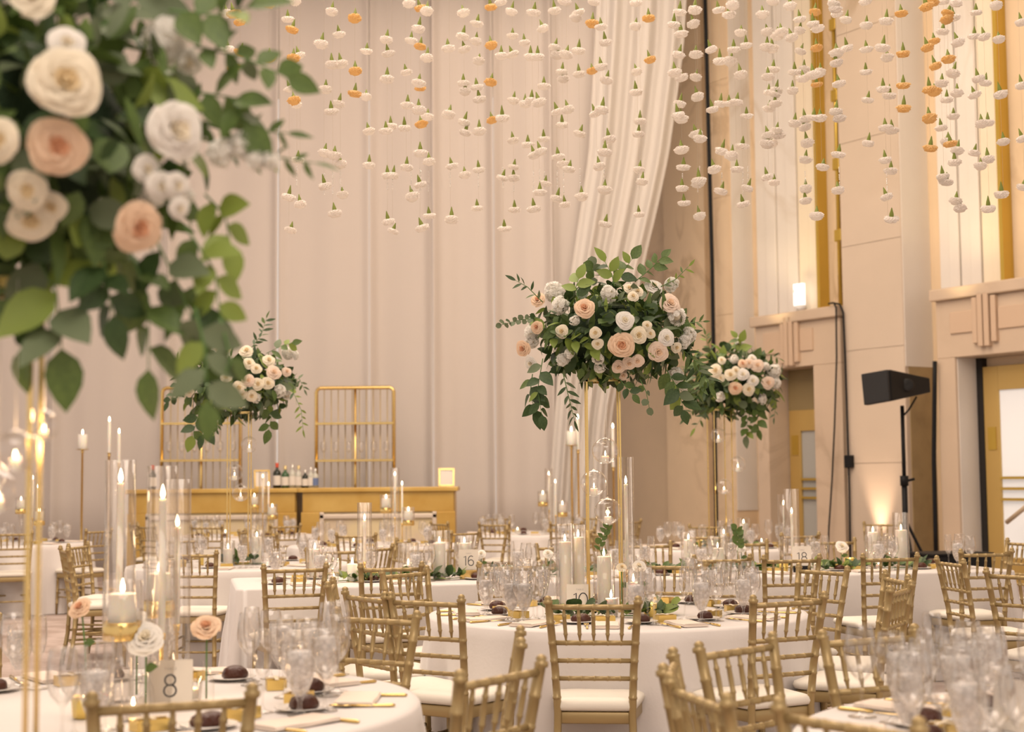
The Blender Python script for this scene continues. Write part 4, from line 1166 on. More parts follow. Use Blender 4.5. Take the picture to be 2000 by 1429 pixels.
cr = at_y(1990, 1400, 3.95); card(Vector((cr.x, 3.95, TZ)), '6', 'blank side of a cream tent card at the picture edge on the corner table', 115)

# ------------------------------------------------------------------ flowers and leaves
def leaf_mesh(kind, m):
    nu = 5
    if kind == 'broad': wf = lambda t: .30 * math.sin(PI * min(1, t ** .8)) ** .9 + .002
    elif kind == 'round': wf = lambda t: .44 * math.sqrt(max(0, 1 - (2 * t - 1) ** 2)) + .002
    else: wf = lambda t: .14 * math.sin(PI * t ** .85) + .002
    mb = MB()
    def fn(a, b):
        t = a; wv = wf(t) * (2 * b - 1)
        return (wv, t, .10 * abs(2 * b - 1) * wf(t) * 2 - .16 * t * t)
    mb.grid(fn, nu, 2)
    return mb.mesh('leaf', m)
LEAF = {(k, i): leaf_mesh(k, g) for k in ('broad', 'round', 'slim') for i, g in enumerate(GREENS)}
def frame(d, up_hint, roll=0):
    y = d.normalized(); x = y.cross(up_hint)
    if x.length < 1e-4: x = y.orthogonal()
    x.normalize(); z = x.cross(y)
    M = Matrix((x, y, z)).transposed()
    return M @ Matrix.Rotation(roll, 3, 'Y')

def rose_mesh(key, mats, seed, openness=1.0):
    """spiral of cupped petals; the axis is +Z, unit outer radius"""
    rnd = random.Random(seed)
    mb = MB(); n = 30
    for k in range(n):
        t = k / (n - 1)
        mb.cur = 1 if t < .30 else 0
        a = k * 2.39996 + rnd.uniform(-.15, .15)
        r0 = .03 + .36 * t; top = .66 - .34 * t ** 1.5 + rnd.uniform(-.03, .03)
        rt = .09 + .66 * t
        wid = 1.15 - .35 * t
        curl = .16 * t
        def fn(u, v):
            an = a + (u - .5) * 2 * wid
            e = 1 - (2 * u - 1) ** 2
            r = r0 + (rt - r0) * v ** 1.8
            z = -.3 + (top + .3) * math.sin(v * PI / 2) * (.80 + .20 * e)
            if v > .7:
                q = (v - .7) / .3; r += curl * q * (.6 + .4 * e); z -= curl * .7 * q * q
            r *= 1 + .025 * math.sin(u * 9 + k) * v
            return (r * math.cos(an), r * math.sin(an), z)
        mb.grid(fn, 6, 6)
    mb.cur = 0
    mb.lathe([(0, -.45), (.2, -.38), (.34, -.2), (.3, 0)], 12)
    mb.cur = 1; mb.lathe([(.13, .1), (.12, .42), (.08, .56), (0, .60)], 10)
    me = mb.mesh('rose', mats)
    mx = max(math.hypot(v.co.x, v.co.y) for v in me.vertices)
    for v in me.vertices: v.co /= mx
    return me
ROSE = {'cream': [rose_mesh('c', [R_CREAM, R_HEARTC], s) for s in (1, 2)], 'white': [rose_mesh('w', [R_WHITE, R_CREAM], s) for s in (3, 4)],
        'peach': [rose_mesh('p', [R_PEACH, R_HEARTP], s) for s in (5, 6)], 'blush': [rose_mesh('b', [R_BLUSH, R_PEACH], s) for s in (7, 8)]}
def stock_mesh(seed):
    """upright cluster of ruffled florets"""
    rnd = random.Random(seed); mb = MB()
    for k in range(26):
        ph = math.acos(1 - 1.7 * (k + .5) / 26); th = k * 2.39996
        c = Vector((math.sin(ph) * math.cos(th) * .72, math.sin(ph) * math.sin(th) * .72, math.cos(ph) * .95)) * rnd.uniform(.85, 1.12)
        M = Matrix.Translation(c) @ frame(c.orthogonal(), c + Vector((rnd.uniform(-.3, .3), rnd.uniform(-.3, .3), rnd.uniform(-.3, .3)))).to_4x4()
        R = rnd.uniform(.34, .44)
        for ring, (rr, up) in enumerate(((R, .02), (R * .5, .10))):
            for j in range(5):
                an = j * 1.2566 + ring * .6 + rnd.uniform(-.2, .2)
                jz = [[rnd.uniform(-.03, .03) for _ in range(3)] for _ in range(3)]
                def fn(u, v):
                    wv = rr * .62 * math.sin(PI * (.12 + .72 * v)) * (2 * u - 1); l = rr * (.1 + .9 * v)
                    return M @ Vector((l * math.cos(an) - wv * math.sin(an), l * math.sin(an) + wv * math.cos(an), up + .16 * v + jz[int(u * 2)][int(v * 2)]))
                mb.grid(fn, 2, 2)
    mb.cur = 1; mb.lathe([(0, -.5), (.3, -.35), (.48, 0), (.42, .4), (0, .62)], 10)
    return mb.mesh('stock_blossom', [R_STOCK, R_CREAM], True)
STOCK = [stock_mesh(21), stock_mesh(22)]

def arrangement(label, c, rad, roses, stocks, nleaf, nstuff, Y, trails, seed, leafL=(.055, .10), push=1.02, tone=(0, 0, 1, 1, 2, 3)):
    rnd = random.Random(seed)
    C = Vector(c); rx, ry, rz = rad
    t = thing('flower_arrangement', label, 'flower arrangement', C, 0, 'tall flower arrangements')
    # moss core
    me = MB().lathe([(0, -.62), (.35, -.52), (.6, -.2), (.62, .1), (.45, .45), (0, .62)], 16, jit=lambda j, q: 1 + .08 * math.sin(j * 3.3 + q)).mesh('moss_core', mat('dark_moss', (0.02, 0.045, 0.015), 0.9, bump=(40, .8)))
    ob('moss_core', me, t, (0, 0, 0), (0, 0, 0), (rx, ry, rz))
    for px, py, rp, kind in roses:
        d = 0.0
        for _ in range(3):
            q = at_y(px, py, C.y - d)
            a, b = (q.x - C.x) / rx, (q.z - C.z) / rz
            d = ry * math.sqrt(max(.04 if push < 1.1 else .22, 1 - min(1, a * a + b * b))) * push
        r = rp * (C.y - d) / FPX
        nrm = Vector((a / rx, -math.sqrt(max(.05, 1 - min(1, a * a + b * b))) / ry, b / rz)).normalized()
        view = (ORG - q).normalized()
        nrm = (nrm * .6 + view * .75 + Vector((0, 0, .12))).normalized()
        me = rnd.choice(ROSE[kind])
        o = ob('rose', me, t, q - C + nrm * r * .25, sc=r * rnd.uniform(1.10, 1.20))
        o.rotation_mode = 'QUATERNION'; o.rotation_quaternion = nrm.to_track_quat('Z', 'Y') @ Euler((0, 0, rnd.uniform(0, 6))).to_quaternion()
    for px, py, rp in stocks:
        d = 0
        for _ in range(3):
            q = at_y(px, py, C.y - d); a, b = (q.x - C.x) / rx, (q.z - C.z) / rz
            d = ry * math.sqrt(max(.03, 1 - min(1, a * a + b * b))) * 1.04
        r = rp * (C.y - d) / FPX
        o = ob('stock_blossom', rnd.choice(STOCK), t, q - C, (rnd.uniform(-.6, .6) + .9, rnd.uniform(-.5, .5), rnd.uniform(0, 6)), r)
    def rand_leaf(front, rr):
        while True:
            v = Vector((rnd.gauss(0, 1), rnd.gauss(0, 1), rnd.gauss(0, 1))).normalized()
            if not front or v.y < .35: break
        pos = Vector((v.x * rx, v.y * ry, v.z * rz)) * rr
        out = Vector((v.x / rx, v.y / ry, v.z / rz)).normalized()
        tang = Vector((rnd.gauss(0, 1), rnd.gauss(0, 1), rnd.gauss(0, 1)))
        d = (out * .8 + tang * .55 + Vector((0, 0, -.55 if v.z < 0 else .1))).normalized()
        kind = rnd.choice(('broad', 'broad', 'round', 'slim'))
        L = rnd.uniform(*leafL) * (1.15 if kind == 'slim' else 1) * (.7 if kind == 'round' else 1)
        M = Matrix.Translation(pos - d * L * .3) @ frame(d, out + Vector((0, 0, .3)), rnd.uniform(-.7, .7)).to_4x4() @ Matrix.Scale(L, 4)
        return kind, rnd.choice(tone), M
    for k in range(nleaf):
        kind, g, M = rand_leaf(True, rnd.uniform(.84, 1.02))
        o = ob('leaf', LEAF[(kind, g)], t); o.matrix_local = M
    mb = MB()
    for k in range(nstuff):
        kind, g, M = rand_leaf(False, rnd.uniform(.6, .98)); mb.cur = g
        src = LEAF[(kind, g)]; i = len(mb.v)
        mb.v += [tuple(M @ v.co) for v in src.vertices]
        for p in src.polygons: mb.f.append(tuple(i + q for q in p.vertices)); mb.m.append(g)
    o = ob('inner_foliage', mb.mesh('inner_foliage', GREENS), t); o['kind'] = 'stuff'
    for pts, kind, g, L, n in trails:
        W = [at_y(px, py, C.y - dy) - C for px, py, dy in pts]
        Q = []
        for k in range(len(W) - 1):
            for j in range(5): Q.append(W[k].lerp(W[k + 1], j / 5))
        Q.append(W[-1])
        ob('stem', MB().tube(Q, [.0028 * (1 - .6 * k / len(Q)) for k in range(len(Q))], 5).mesh('stem', STEM), t)
        for k in range(n):
            f = (k + 1) / n * (len(Q) - 1); i = min(int(f), len(Q) - 2); p = Q[i].lerp(Q[i + 1], f - i); dr = (Q[i + 1] - Q[i]).normalized()
            side = Vector((rnd.uniform(-.6, .6), -.4, rnd.uniform(-.6, .6))).cross(dr).normalized() * (1 if k % 2 else -1)
            d = dr * .6 + side if k < n - 1 else dr
            LL = L * rnd.uniform(.75, 1.15)
            o = ob('leaf', LEAF[(kind, g if rnd.random() < .7 else rnd.choice(tone))], t)
            o.matrix_local = Matrix.Translation(p) @ frame(d, Vector((rnd.uniform(-.5, .5), -1, .5)), rnd.uniform(-.5, .5)).to_4x4() @ Matrix.Scale(LL, 4)
    return t

def flower_stand(c, ztop, label, half=.083, rz=0.0, z0=TZ):
    t = thing('flower_stand', label, 'stand', (c[0], c[1], z0), rz, 'gold flower stands')
    H = ztop - z0
    pm = cached(('pole', round(H, 3)), lambda: MB().box((0, 0, H / 2), (.0044, .0044, H / 2)).mesh('pole', BRASS, False))
    for sx in (-1, 1):
        for sy in (-1, 1): ob('pole', pm, t, (sx * half, sy * half, 0))
    for nm, z in (('base_ring', .006), ('top_ring', H - .006)):
        mb = MB()
        for sx in (-1, 1): mb.box((sx * half, 0, z), (.006, half + .006, .006)); mb.box((0, sx * half, z), (half + .006, .006, .006))
        ob(nm, mb.mesh(nm, BRASS, False), t)
    mb = MB(); mb.box((0, 0, H + .004), (half + .01, half + .01, .004)); ob('top_plate', mb.mesh('top_plate', BRASS, False), t)
    return t
def globe(px, py, rp, Y, ztop, label, group='hanging glass candle globes'):
    p = at_y(px, py, Y); r = rp * Y / FPX
    t = thing('candle_globe', label, 'candle globe', p, random.uniform(0, 6), group)
    prof = [(r * math.sin(a), -r * math.cos(a)) for a in [PI * k / 16 for k in range(16)]] + [(r * .10, r * 1.02), (r * .07, r * 1.12), (r * .03, r * 1.22), (0, r * 1.25)]
    n = 28; mb = MB().lathe(prof, n)
    # leave the round mouth open at one side
    keep = [];
    for f, m_ in zip(mb.f, mb.m):
        cc = sum((Vector(mb.v[i]) for i in f), Vector()) / 4
        if cc.x > r * .80 and abs(cc.z) < r: continue
        keep.append(f)
    mb.f = keep; mb.m = [0] * len(keep)
    ob('glass_globe', mb.mesh('glass_globe', GLASS), t)
    s = r / .07
    candle_part(t, .019 * s, -r * .93, -r * .93 + .038 * s, 'tealight', .75 * s)
    ob('hanging_thread', MB().tube([(0, 0, r * 1.22), (0, 0, ztop - p.z)], .0008, 5).mesh('hanging_thread', mat('clear_thread', (0.85, 0.78, 0.68), 0.4)), t)

# --- table ten arrangement
S10 = (cpos(1182, 7.62).x, 7.62)
z10 = at_y(1182, 742, 7.62).z
flower_stand(S10, z10, 'gold four-pole flower stand rising from table ten')
A10 = at_y(1195, 652, 7.62)
r10 = [(1143, 605, 20, 'peach'), (1054, 590, 15, 'peach'), (1220, 627, 18, 'white'), (1229, 567, 12, 'cream'), (1245, 573, 12, 'cream'), (1236, 582, 11, 'cream'), (1275, 566, 18, 'white'), (1305, 598, 21, 'blush'), (1163, 650, 12, 'cream'), (1168, 671, 11, 'cream'),
       (1213, 672, 24, 'peach'), (1246, 655, 17, 'cream'), (1263, 636, 10, 'cream'), (1269, 652, 10, 'cream'), (1299, 660, 16, 'white'), (1283, 686, 20, 'blush'), (1319, 678, 11, 'cream'), (1208, 714, 13, 'blush'), (1228, 708, 13, 'blush'), (1244, 703, 13, 'blush'), (1217, 730, 12, 'blush'),
       (1099, 648, 13, 'cream'), (1026, 680, 16, 'peach'), (1040, 708, 14, 'white'), (1052, 640, 13, 'peach')]
st10 = [(1083, 572, 20), (1095, 597, 17), (1190, 574, 16), (1168, 700, 12), (1172, 718, 11), (1098, 702, 13), (1112, 690, 10), (1038, 650, 15), (1040, 668, 13), (1322, 618, 18), (1345, 655, 15), (1335, 668, 13), (1318, 735, 17), (1310, 556, 14), (1122, 626, 10), (1335, 760, 8)]
tr10 = [([(1060, 590, .2), (1030, 560, .22), (1008, 548, .22)], 'slim', 0, .06, 8), ([(1050, 620, .2), (1015, 625, .2), (980, 634, .2)], 'round', 3, .035, 12), ([(1150, 560, .1), (1160, 535, .1), (1158, 520, .1)], 'round', 3, .06, 7),
        ([(1190, 560, .1), (1215, 535, .1), (1234, 506, .1)], 'broad', 1, .09, 7), ([(1240, 550, .1), (1270, 525, .1), (1292, 503, .1)], 'broad', 1, .07, 8), ([(1200, 560, .15), (1195, 535, .15), (1182, 512, .15)], 'broad', 2, .09, 5),
        ([(1290, 560, .1), (1320, 545, .1), (1345, 520, .1)], 'slim', 2, .05, 8), ([(1060, 700, .2), (1050, 760, .2), (1058, 810, .2)], 'broad', 0, .09, 9), ([(1100, 730, .2), (1112, 780, .2), (1122, 820, .2)], 'slim', 0, .07, 12),
        ([(1040, 730, .15), (1035, 770, .15), (1045, 800, .15)], 'broad', 0, .10, 6), ([(1300, 720, .15), (1325, 760, .15), (1335, 800, .15)], 'broad', 0, .10, 10), ([(1330, 680, .1), (1365, 710, .1), (1385, 750, .1)], 'slim', 1, .08, 14),
        ([(1250, 740, .2), (1262, 765, .2), (1268, 795, .2)], 'round', 3, .04, 4), ([(1210, 740, .2), (1222, 755, .2), (1235, 770, .2)], 'broad', 0, .07, 5), ([(1350, 690, .1), (1370, 740, .1), (1360, 780, .1)], 'slim', 1, .08, 12),
        ([(1310, 640, .2), (1350, 630, .2), (1372, 628, .2)], 'slim', 1, .05, 7), ([(1070, 660, .2), (1110, 660, .28), (1140, 672, .3)], 'broad', 2, .09, 7), ([(1130, 590, .3), (1125, 560, .3), (1130, 545, .3)], 'broad', 2, .10, 5)]
arrangement('large round arrangement of peach and cream roses on the table ten stand', A10, (.41, .36, .26), r10, st10, 170, 560, 7.62, tr10, 31, leafL=(.06, .105))
globe(1182, 880, 26, 7.5, z10, 'glass candle globe hanging highest under the big arrangement')
globe(1160, 943, 26, 7.7, z10, 'glass candle globe hanging in the middle under the big arrangement')
globe(1187, 998, 26, 7.45, z10, 'glass candle globe hanging lowest under the big arrangement')

# --- arrangement by the brass door
SB = (cpos(1412, 14.5).x, 14.5); zb = at_y(1412, 800, 14.5).z
flower_stand(SB, zb, 'gold four-pole flower stand on the far table by the brass door', .09, .25)
AB = at_y(1425, 745, 14.5)
rb = [(1398, 726, 13, 'cream'), (1410, 705, 8, 'cream'), (1427, 733, 12, 'cream'), (1450, 732, 12, 'white'), (1462, 711, 10, 'blush'), (1478, 716, 13, 'blush'), (1469, 744, 11, 'white'), (1436, 758, 13, 'peach'), (1461, 760, 12, 'cream'), (1498, 748, 13, 'blush'), (1450, 712, 9, 'peach'), (1468, 702, 9, 'white'), (1408, 738, 8, 'cream'), (1437, 725, 9, 'cream')]
sb = [(1405, 775, 10), (1433, 702, 9), (1510, 725, 14), (1514, 748, 12), (1488, 780, 10), (1445, 668, 10), (1495, 715, 8)]
tb_ = [([(1390, 690, .2), (1380, 665, .2), (1378, 655, .2)], 'slim', 1, .08, 8), ([(1480, 695, .2), (1500, 690, .2), (1522, 700, .2)], 'slim', 1, .08, 8), ([(1450, 790, .2), (1460, 820, .2), (1458, 850, .2)], 'broad', 1, .12, 9), ([(1470, 780, .2), (1478, 805, .2), (1482, 838, .2)], 'broad', 1, .12, 8),
       ([(1370, 780, .2), (1355, 800, .2), (1340, 815, .2)], 'slim', 0, .09, 8), ([(1505, 770, .2), (1515, 790, .2), (1512, 815, .2)], 'slim', 3, .08, 8), ([(1440, 690, .2), (1448, 670, .2), (1440, 660, .2)], 'broad', 2, .12, 5), ([(1385, 790, .2), (1372, 812, .2), (1358, 835, .2)], 'slim', 0, .09, 6)]
arrangement('smaller arrangement of cream roses in front of the brass door', AB, (.50, .42, .36), rb, sb, 130, 420, 14.5, tb_, 32, leafL=(.08, .15))
globe(1403, 850, 15, 14.3, zb, 'highest small glass candle globe by the brass door')
globe(1441, 906, 16, 14.3, zb, 'outermost small glass candle globe by the brass door')
globe(1414, 950, 15, 14.3, zb, 'lowest small glass candle globe by the brass door')

# --- arrangement in front of the bar
SF = (cpos(466, 12.2).x, 12.2); zf = at_y(466, 806, 12.2).z
flower_stand(SF, zf, 'gold four-pole flower stand on the far table before the bar', .085, .05)
AF = at_y(462, 752, 12.2)
rf = [(436, 683, 15, 'peach'), (362, 750, 12, 'peach'), (372, 766, 9, 'blush'), (481, 690, 13, 'cream'), (486, 712, 12, 'cream'), (500, 722, 11, 'cream'), (524, 707, 12, 'cream'), (533, 730, 14, 'blush'), (503, 750, 12, 'cream'), (522, 749, 12, 'cream'), (466, 757, 13, 'cream'), (472, 768, 11, 'cream'), (485, 744, 12, 'blush'), (491, 772, 12, 'cream'), (558, 728, 10, 'blush'), (442, 738, 11, 'cream')]
sf = [(434, 770, 11), (547, 764, 12), (560, 772, 9), (563, 690, 12), (575, 694, 9), (450, 665, 9), (500, 777, 10)]
tf = [([(490, 680, .2), (510, 655, .2), (520, 622, .2)], 'slim', 0, .09, 14), ([(400, 780, .2), (385, 820, .2), (376, 850, .2)], 'broad', 0, .14, 7), ([(410, 800, .2), (405, 830, .2), (398, 848, .2)], 'broad', 0, .14, 5), ([(350, 740, .2), (340, 770, .2), (330, 785, .2)], 'broad', 0, .08, 6),
      ([(570, 760, .2), (588, 800, .2), (592, 838, .2)], 'slim', 2, .07, 12), ([(520, 790, .2), (530, 815, .2), (525, 838, .2)], 'broad', 1, .13, 6), ([(430, 810, .2), (425, 830, .2), (418, 846, .2)], 'slim', 0, .07, 8), ([(360, 710, .2), (345, 700, .2), (330, 706, .2)], 'slim', 0, .06, 7), ([(560, 740, .2), (585, 740, .2), (594, 760, .2)], 'slim', 3, .07, 9), ([(520, 690, .2), (550, 675, .2), (570, 670, .2)], 'broad', 1, .10, 6)]
arrangement('smaller arrangement of cream roses before the gold rack and bar', AF, (.49, .42, .29), rf, sf, 130, 420, 12.2, tf, 33, leafL=(.07, .13))
globe(487, 868, 16, 12.0, zf, 'highest small glass candle globe before the bar')
globe(458, 922, 17, 12.0, zf, 'middle small glass candle globe before the bar')
globe(470, 962, 17, 12.0, zf, 'lowest small glass candle globe before the bar')

# --- big soft arrangement in the near corner
SNY = 2.76
SN = (at_y(-25, 1000, SNY).x, SNY); zn = at_y(-25, 560, SNY).z
mbt = (SN[0], SN[1])
round_table(mbt, .42, 'small cloth-covered table under the nearest flower stand', 40, 12)
flower_stand(SN, zn, 'thick gold four-pole flower stand cut by the picture edge', .083, math.radians(11.3))
AN = at_y(10, 265, SNY)
rn = [(122, 165, 68, 'cream'), (128, 92, 34, 'white'), (110, 288, 58, 'peach'), (328, 255, 58, 'white'), (262, 437, 50, 'peach'), (-6, 275, 42, 'cream'), (52, 368, 40, 'cream'), (58, 425, 44, 'cream'), (96, 402, 34, 'cream'), (280, 330, 28, 'white'), (308, 362, 30, 'white'), (340, 360, 26, 'white'), (60, 2, 46, 'cream'), (345, 405, 22, 'white')]
sn = [(318, 80, 45), (370, 120, 26), (430, 300, 26), (470, 285, 26), (498, 310, 22), (530, 315, 18), (300, 375, 30), (355, 385, 22)]
tn = [([(350, 240, .0), (450, 250, .0), (560, 260, .0)], 'slim', 1, .05, 12), ([(400, 300, .0), (500, 300, .0), (612, 318, .0)], 'slim', 1, .05, 12), ([(380, 90, .1), (470, 110, .1), (560, 150, .1)], 'broad', 1, .06, 9), ([(330, 20, .1), (420, 30, .1), (480, 15, .1)], 'broad', 1, .08, 7),
      ([(250, 480, .08), (290, 580, .08), (290, 720, .08)], 'broad', 1, .11, 7), ([(300, 460, .08), (350, 560, .08), (380, 640, .08)], 'broad', 0, .10, 7), ([(360, 440, .08), (420, 530, .08), (430, 620, .08)], 'broad', 2, .08, 7), ([(60, 480, .08), (110, 570, .12), (120, 680, .12)], 'broad', 3, .12, 6),
      ([(20, 480, .08), (40, 570, .08), (42, 680, .08)], 'broad', 1, .09, 5), ([(380, 600, .12), (400, 680, .12), (405, 780, .12)], 'broad', 3, .09, 7), ([(380, 180, .08), (450, 190, .08), (480, 240, .08)], 'broad', 1, .08, 7), ([(200, 500, .12), (210, 560, .12), (220, 615, .12)], 'broad', 0, .09, 6),
      ([(400, 380, .0), (440, 420, .0), (450, 480, .0)], 'broad', 2, .07, 6), ([(430, 620, .1), (450, 700, .1), (440, 740, .1)], 'broad', 1, .06, 4), ([(180, 60, .08), (230, 30, .08), (280, -20, .08)], 'broad', 3, .11, 6)]
arrangement('huge blurred arrangement of cream roses filling the near top corner', AN, (.365, .36, .30), rn, sn, 150, 640, SNY, tn, 34, leafL=(.06, .11), tone=(0, 1, 1, 1, 2, 3), push=1.2)
globe(30, 880, 40, SNY - .1, zn, 'big blurred glass candle globe hanging at the picture edge')
globe(-4, 960, 40, SNY + .1, zn, 'blurred glass candle globe lowest at the picture edge')
globe(86, 830, 30, SNY + .05, zn, 'blurred glass candle globe behind the thick gold pole')

# --- bud vases, garlands, greenery at the table centres
VASE = MB().lathe([(0, .001), (.02, .001), (.024, .006), (.024, .06), (.012, .09), (.011, .12), (.014, .125)], 18).mesh('bud_vase', GLASSC)
def bud_vase(p, kind, r, label, group, h=.20, leaf=True, lean=(0, 0)):
    t = thing('bud_vase', label, 'vase', p, 0, group)
    ob('glass_vase', VASE, t)
    tip = Vector((lean[0], lean[1], h))
    ob('stem', MB().tube([(0, 0, .01), (lean[0] * .4, lean[1] * .4, h * .55), tuple(tip)], .003, 6).mesh('stem', STEM), t)
    o = ob('blossom', random.choice(ROSE[kind]), t); o.matrix_local = Matrix.Translation(tip) @ Matrix.Rotation(random.uniform(-.4, .4), 4, 'Z') @ Matrix.Rotation(.9, 4, 'X') @ Matrix.Rotation(random.uniform(0, 6), 4, 'Z') @ Matrix.Scale(r, 4)
    if leaf:
        for k in range(1):
            o = ob('leaf', LEAF[('broad', 1)], t); d = Vector((.6 * (-1) ** k, -.5, .2)); o.matrix_local = Matrix.Translation((lean[0] * .5, lean[1] * .5, h * .6)) @ frame(d, Vector((0, -1, .4))).to_4x4() @ Matrix.Scale(.05, 4)
V8 = 'bud vases on table eight'; VL = 'bud vases on the long tables'; V10 = 'bud vases on table ten'
bud_vase(cpos(172, 4.75), 'peach', .042, 'clear bud vase with a peach rose beside the gold poles', V8, .27, True, (-.02, 0))
bud_vase(cpos(286, 4.45), 'white', .062, 'clear bud vase with a big white bloom left above the number eight card', V8, .20)
bud_vase(cpos(404, 4.60), 'peach', .050, 'clear bud vase with a peach rose beside the number eight card', V8, .22, False)
bud_vase(cpos(268, 4.7), 'white', .045, 'clear bud vase with a white bloom behind the thick pillar candle', V8, .23)
for px, off, k, r, lb in ((940, .62, 'white', .040, 'right of the number sixteen card'), (1070, .50, 'white', .040, 'behind the table ten wine glasses'), (1838, .60, 'white', .055, 'right of the number eighteen card'), (640, .6, 'white', .035, 'near the long table corner'), (1448, .66, 'white', .04, 'behind the tall sprig')):
    p = lpt(lp_px(px if px != 1838 else 1644, off), off)
    bud_vase(p, k, r, 'clear bud vase with a white bloom %s' % lb, VL, .15)
bud_vase(cpos(1215, 7.50), 'cream', .03, 'slim bud vase with green stems inside the table ten stand', V10, .22)
bud_vase(cpos(1250, 7.55), 'white', .04, 'clear bud vase with a white bloom right of the table ten stand', V10, .22)

def garland(pts, label, n, seed, L=(.05, .09), group='leafy table garlands', z=TZ):
    rnd = random.Random(seed)
    t = thing('leaf_garland', label, 'garland', pts[0], 0, group)
    W = [Vector(p) - Vector(pts[0]) for p in pts]
    Q = []
    for k in range(len(W) - 1):
        for j in range(6):
            q = W[k].lerp(W[k + 1], j / 6); Q.append(q + Vector((0, 0, .012)))
    Q.append(W[-1] + Vector((0, 0, .012)))
    ob('stem', MB().tube(Q, .003, 5).mesh('stem', STEM), t)
    for k in range(n):
        f = rnd.uniform(0, len(Q) - 1.001); i = int(f); p = Q[i].lerp(Q[i + 1], f - i); dr = (Q[i + 1] - Q[i]).normalized()
        s = Vector((-dr.y, dr.x, 0)) * rnd.choice((-1, 1))
        d = (dr * rnd.uniform(-.3, .6) + s * rnd.uniform(.3, 1) + Vector((0, 0, rnd.uniform(.05, .9)))).normalized()
        LL = rnd.uniform(*L)
        o = ob('leaf', LEAF[(rnd.choice(('broad', 'broad', 'round', 'slim')), rnd.choice((0, 0, 1, 1, 2, 3)))], t)
        o.matrix_local = Matrix.Translation(p + Vector((0, 0, rnd.uniform(0, .03)))) @ frame(d, Vector((0, -.6, 1)), rnd.uniform(-.5, .5)).to_4x4() @ Matrix.Scale(LL, 4)
    return t
def lgar(px0, px1, label, n, seed, off=.40):
    s0, s1 = lp_px(px0, off), lp_px(px1, off)
    pts = [lpt(s0 + (s1 - s0) * k / 4, off + .05 * math.sin(k * 2)) for k in range(5)]
    garland(pts, label, n, seed)
lgar(660, 770, 'green leaf garland under the short pillar candle on the long table', 46, 61, .36)
lgar(770, 905, 'green leaf garland at the foot of the tallest pillar candle', 54, 62, .36)
lgar(905, 1000, 'green leaf garland behind the number sixteen card', 36, 63, .66)
lgar(1030, 1180, 'green leaf garland on the long table behind table ten goblets', 50, 64, .45)
lgar(1250, 1350, 'dark leaf garland on the long table left of the tall sprig', 50, 65, .42)
lgar(1380, 1490, 'dark leaf garland on the long table beneath the tall sprig', 46, 66, .45)
lgar(1490, 1600, 'dark leaf garland at the number eighteen card', 34, 67, .62)
lgar(1605, 1700, 'dark leaf garland right of the number eighteen card', 46, 68, .38)
lgar(1700, 1810, 'dark leaf garland around the large pillar candle', 46, 69, .38)
garland([cpos(1065, 7.35), cpos(1110, 7.22), cpos(1150, 7.24), cpos(1200, 7.2)], 'green leaves lying around the number ten card', 44, 70)
garland([cpos(1215, 7.22), cpos(1250, 7.2), cpos(1290, 7.25), cpos(1310, 7.4)], 'blue-green leaves right of the table ten flower stand', 50, 71)
garland([cpos(-30, 2.62), cpos(10, 2.58), cpos(60, 2.6)], 'blurred green leaves at the foot of the nearest flower stand', 20, 72, (.12, .24))
garland([Vector((F22[0] - .2, F22[1] - .1, TZ)), Vector((F22[0] + .25, F22[1] - .15, TZ))], 'leafy greens on the flower table before the bar', 20, 73, (.08, .14))
garland([Vector((FRT[0] - .3, FRT[1] - .15, TZ)), Vector((FRT[0] + .3, FRT[1] - .2, TZ))], 'leafy greens on the far table by the brass door', 24, 74, (.08, .14))

def sprig(p, tips, label, L=.055, h0=0.0):
    t = thing('leaf_sprig', label, 'sprig', p, 0, 'upright leaf sprigs')
    ob('glass_vase', VASE, t)
    for pts in tips:
        ob('stem', MB().tube(pts, .002, 5).mesh('stem', STEM), t)
        a = [Vector(q) for q in pts]
        for k in range(len(a) * 2):
            f = .35 + .65 * (k + 1) / (len(a) * 2); g = f * (len(a) - 1); i = min(int(g), len(a) - 2); p = a[i].lerp(a[i + 1], g - i)
            sgn = -1 if k % 2 else 1
            d = Vector((sgn * .8, -.3 + .3 * math.sin(k * 2.1), .7)); o = ob('leaf', LEAF[('broad' if k % 3 else 'round', 1)], t); o.matrix_local = Matrix.Translation(p) @ frame(d, Vector((.3 * math.sin(k), -1, .3)), .4 * math.sin(k * 1.7)).to_4x4() @ Matrix.Scale(L, 4)
sprig(lpt(lp_px(1440, .55), .55), [[(0, 0, .01), (0, 0, .13), (.01, 0, .19), (.005, 0, .25), (0, 0, .30)]], 'tall upright sprig of round leaves on the long table', .055)
sprig(cpos(1180, 7.95), [[(0, 0, .01), (0, 0, .2), (-.02, 0, .3), (.0, 0, .36), (.03, 0, .41)]], 'leafy sprig beside the pole of the table ten stand', .04)

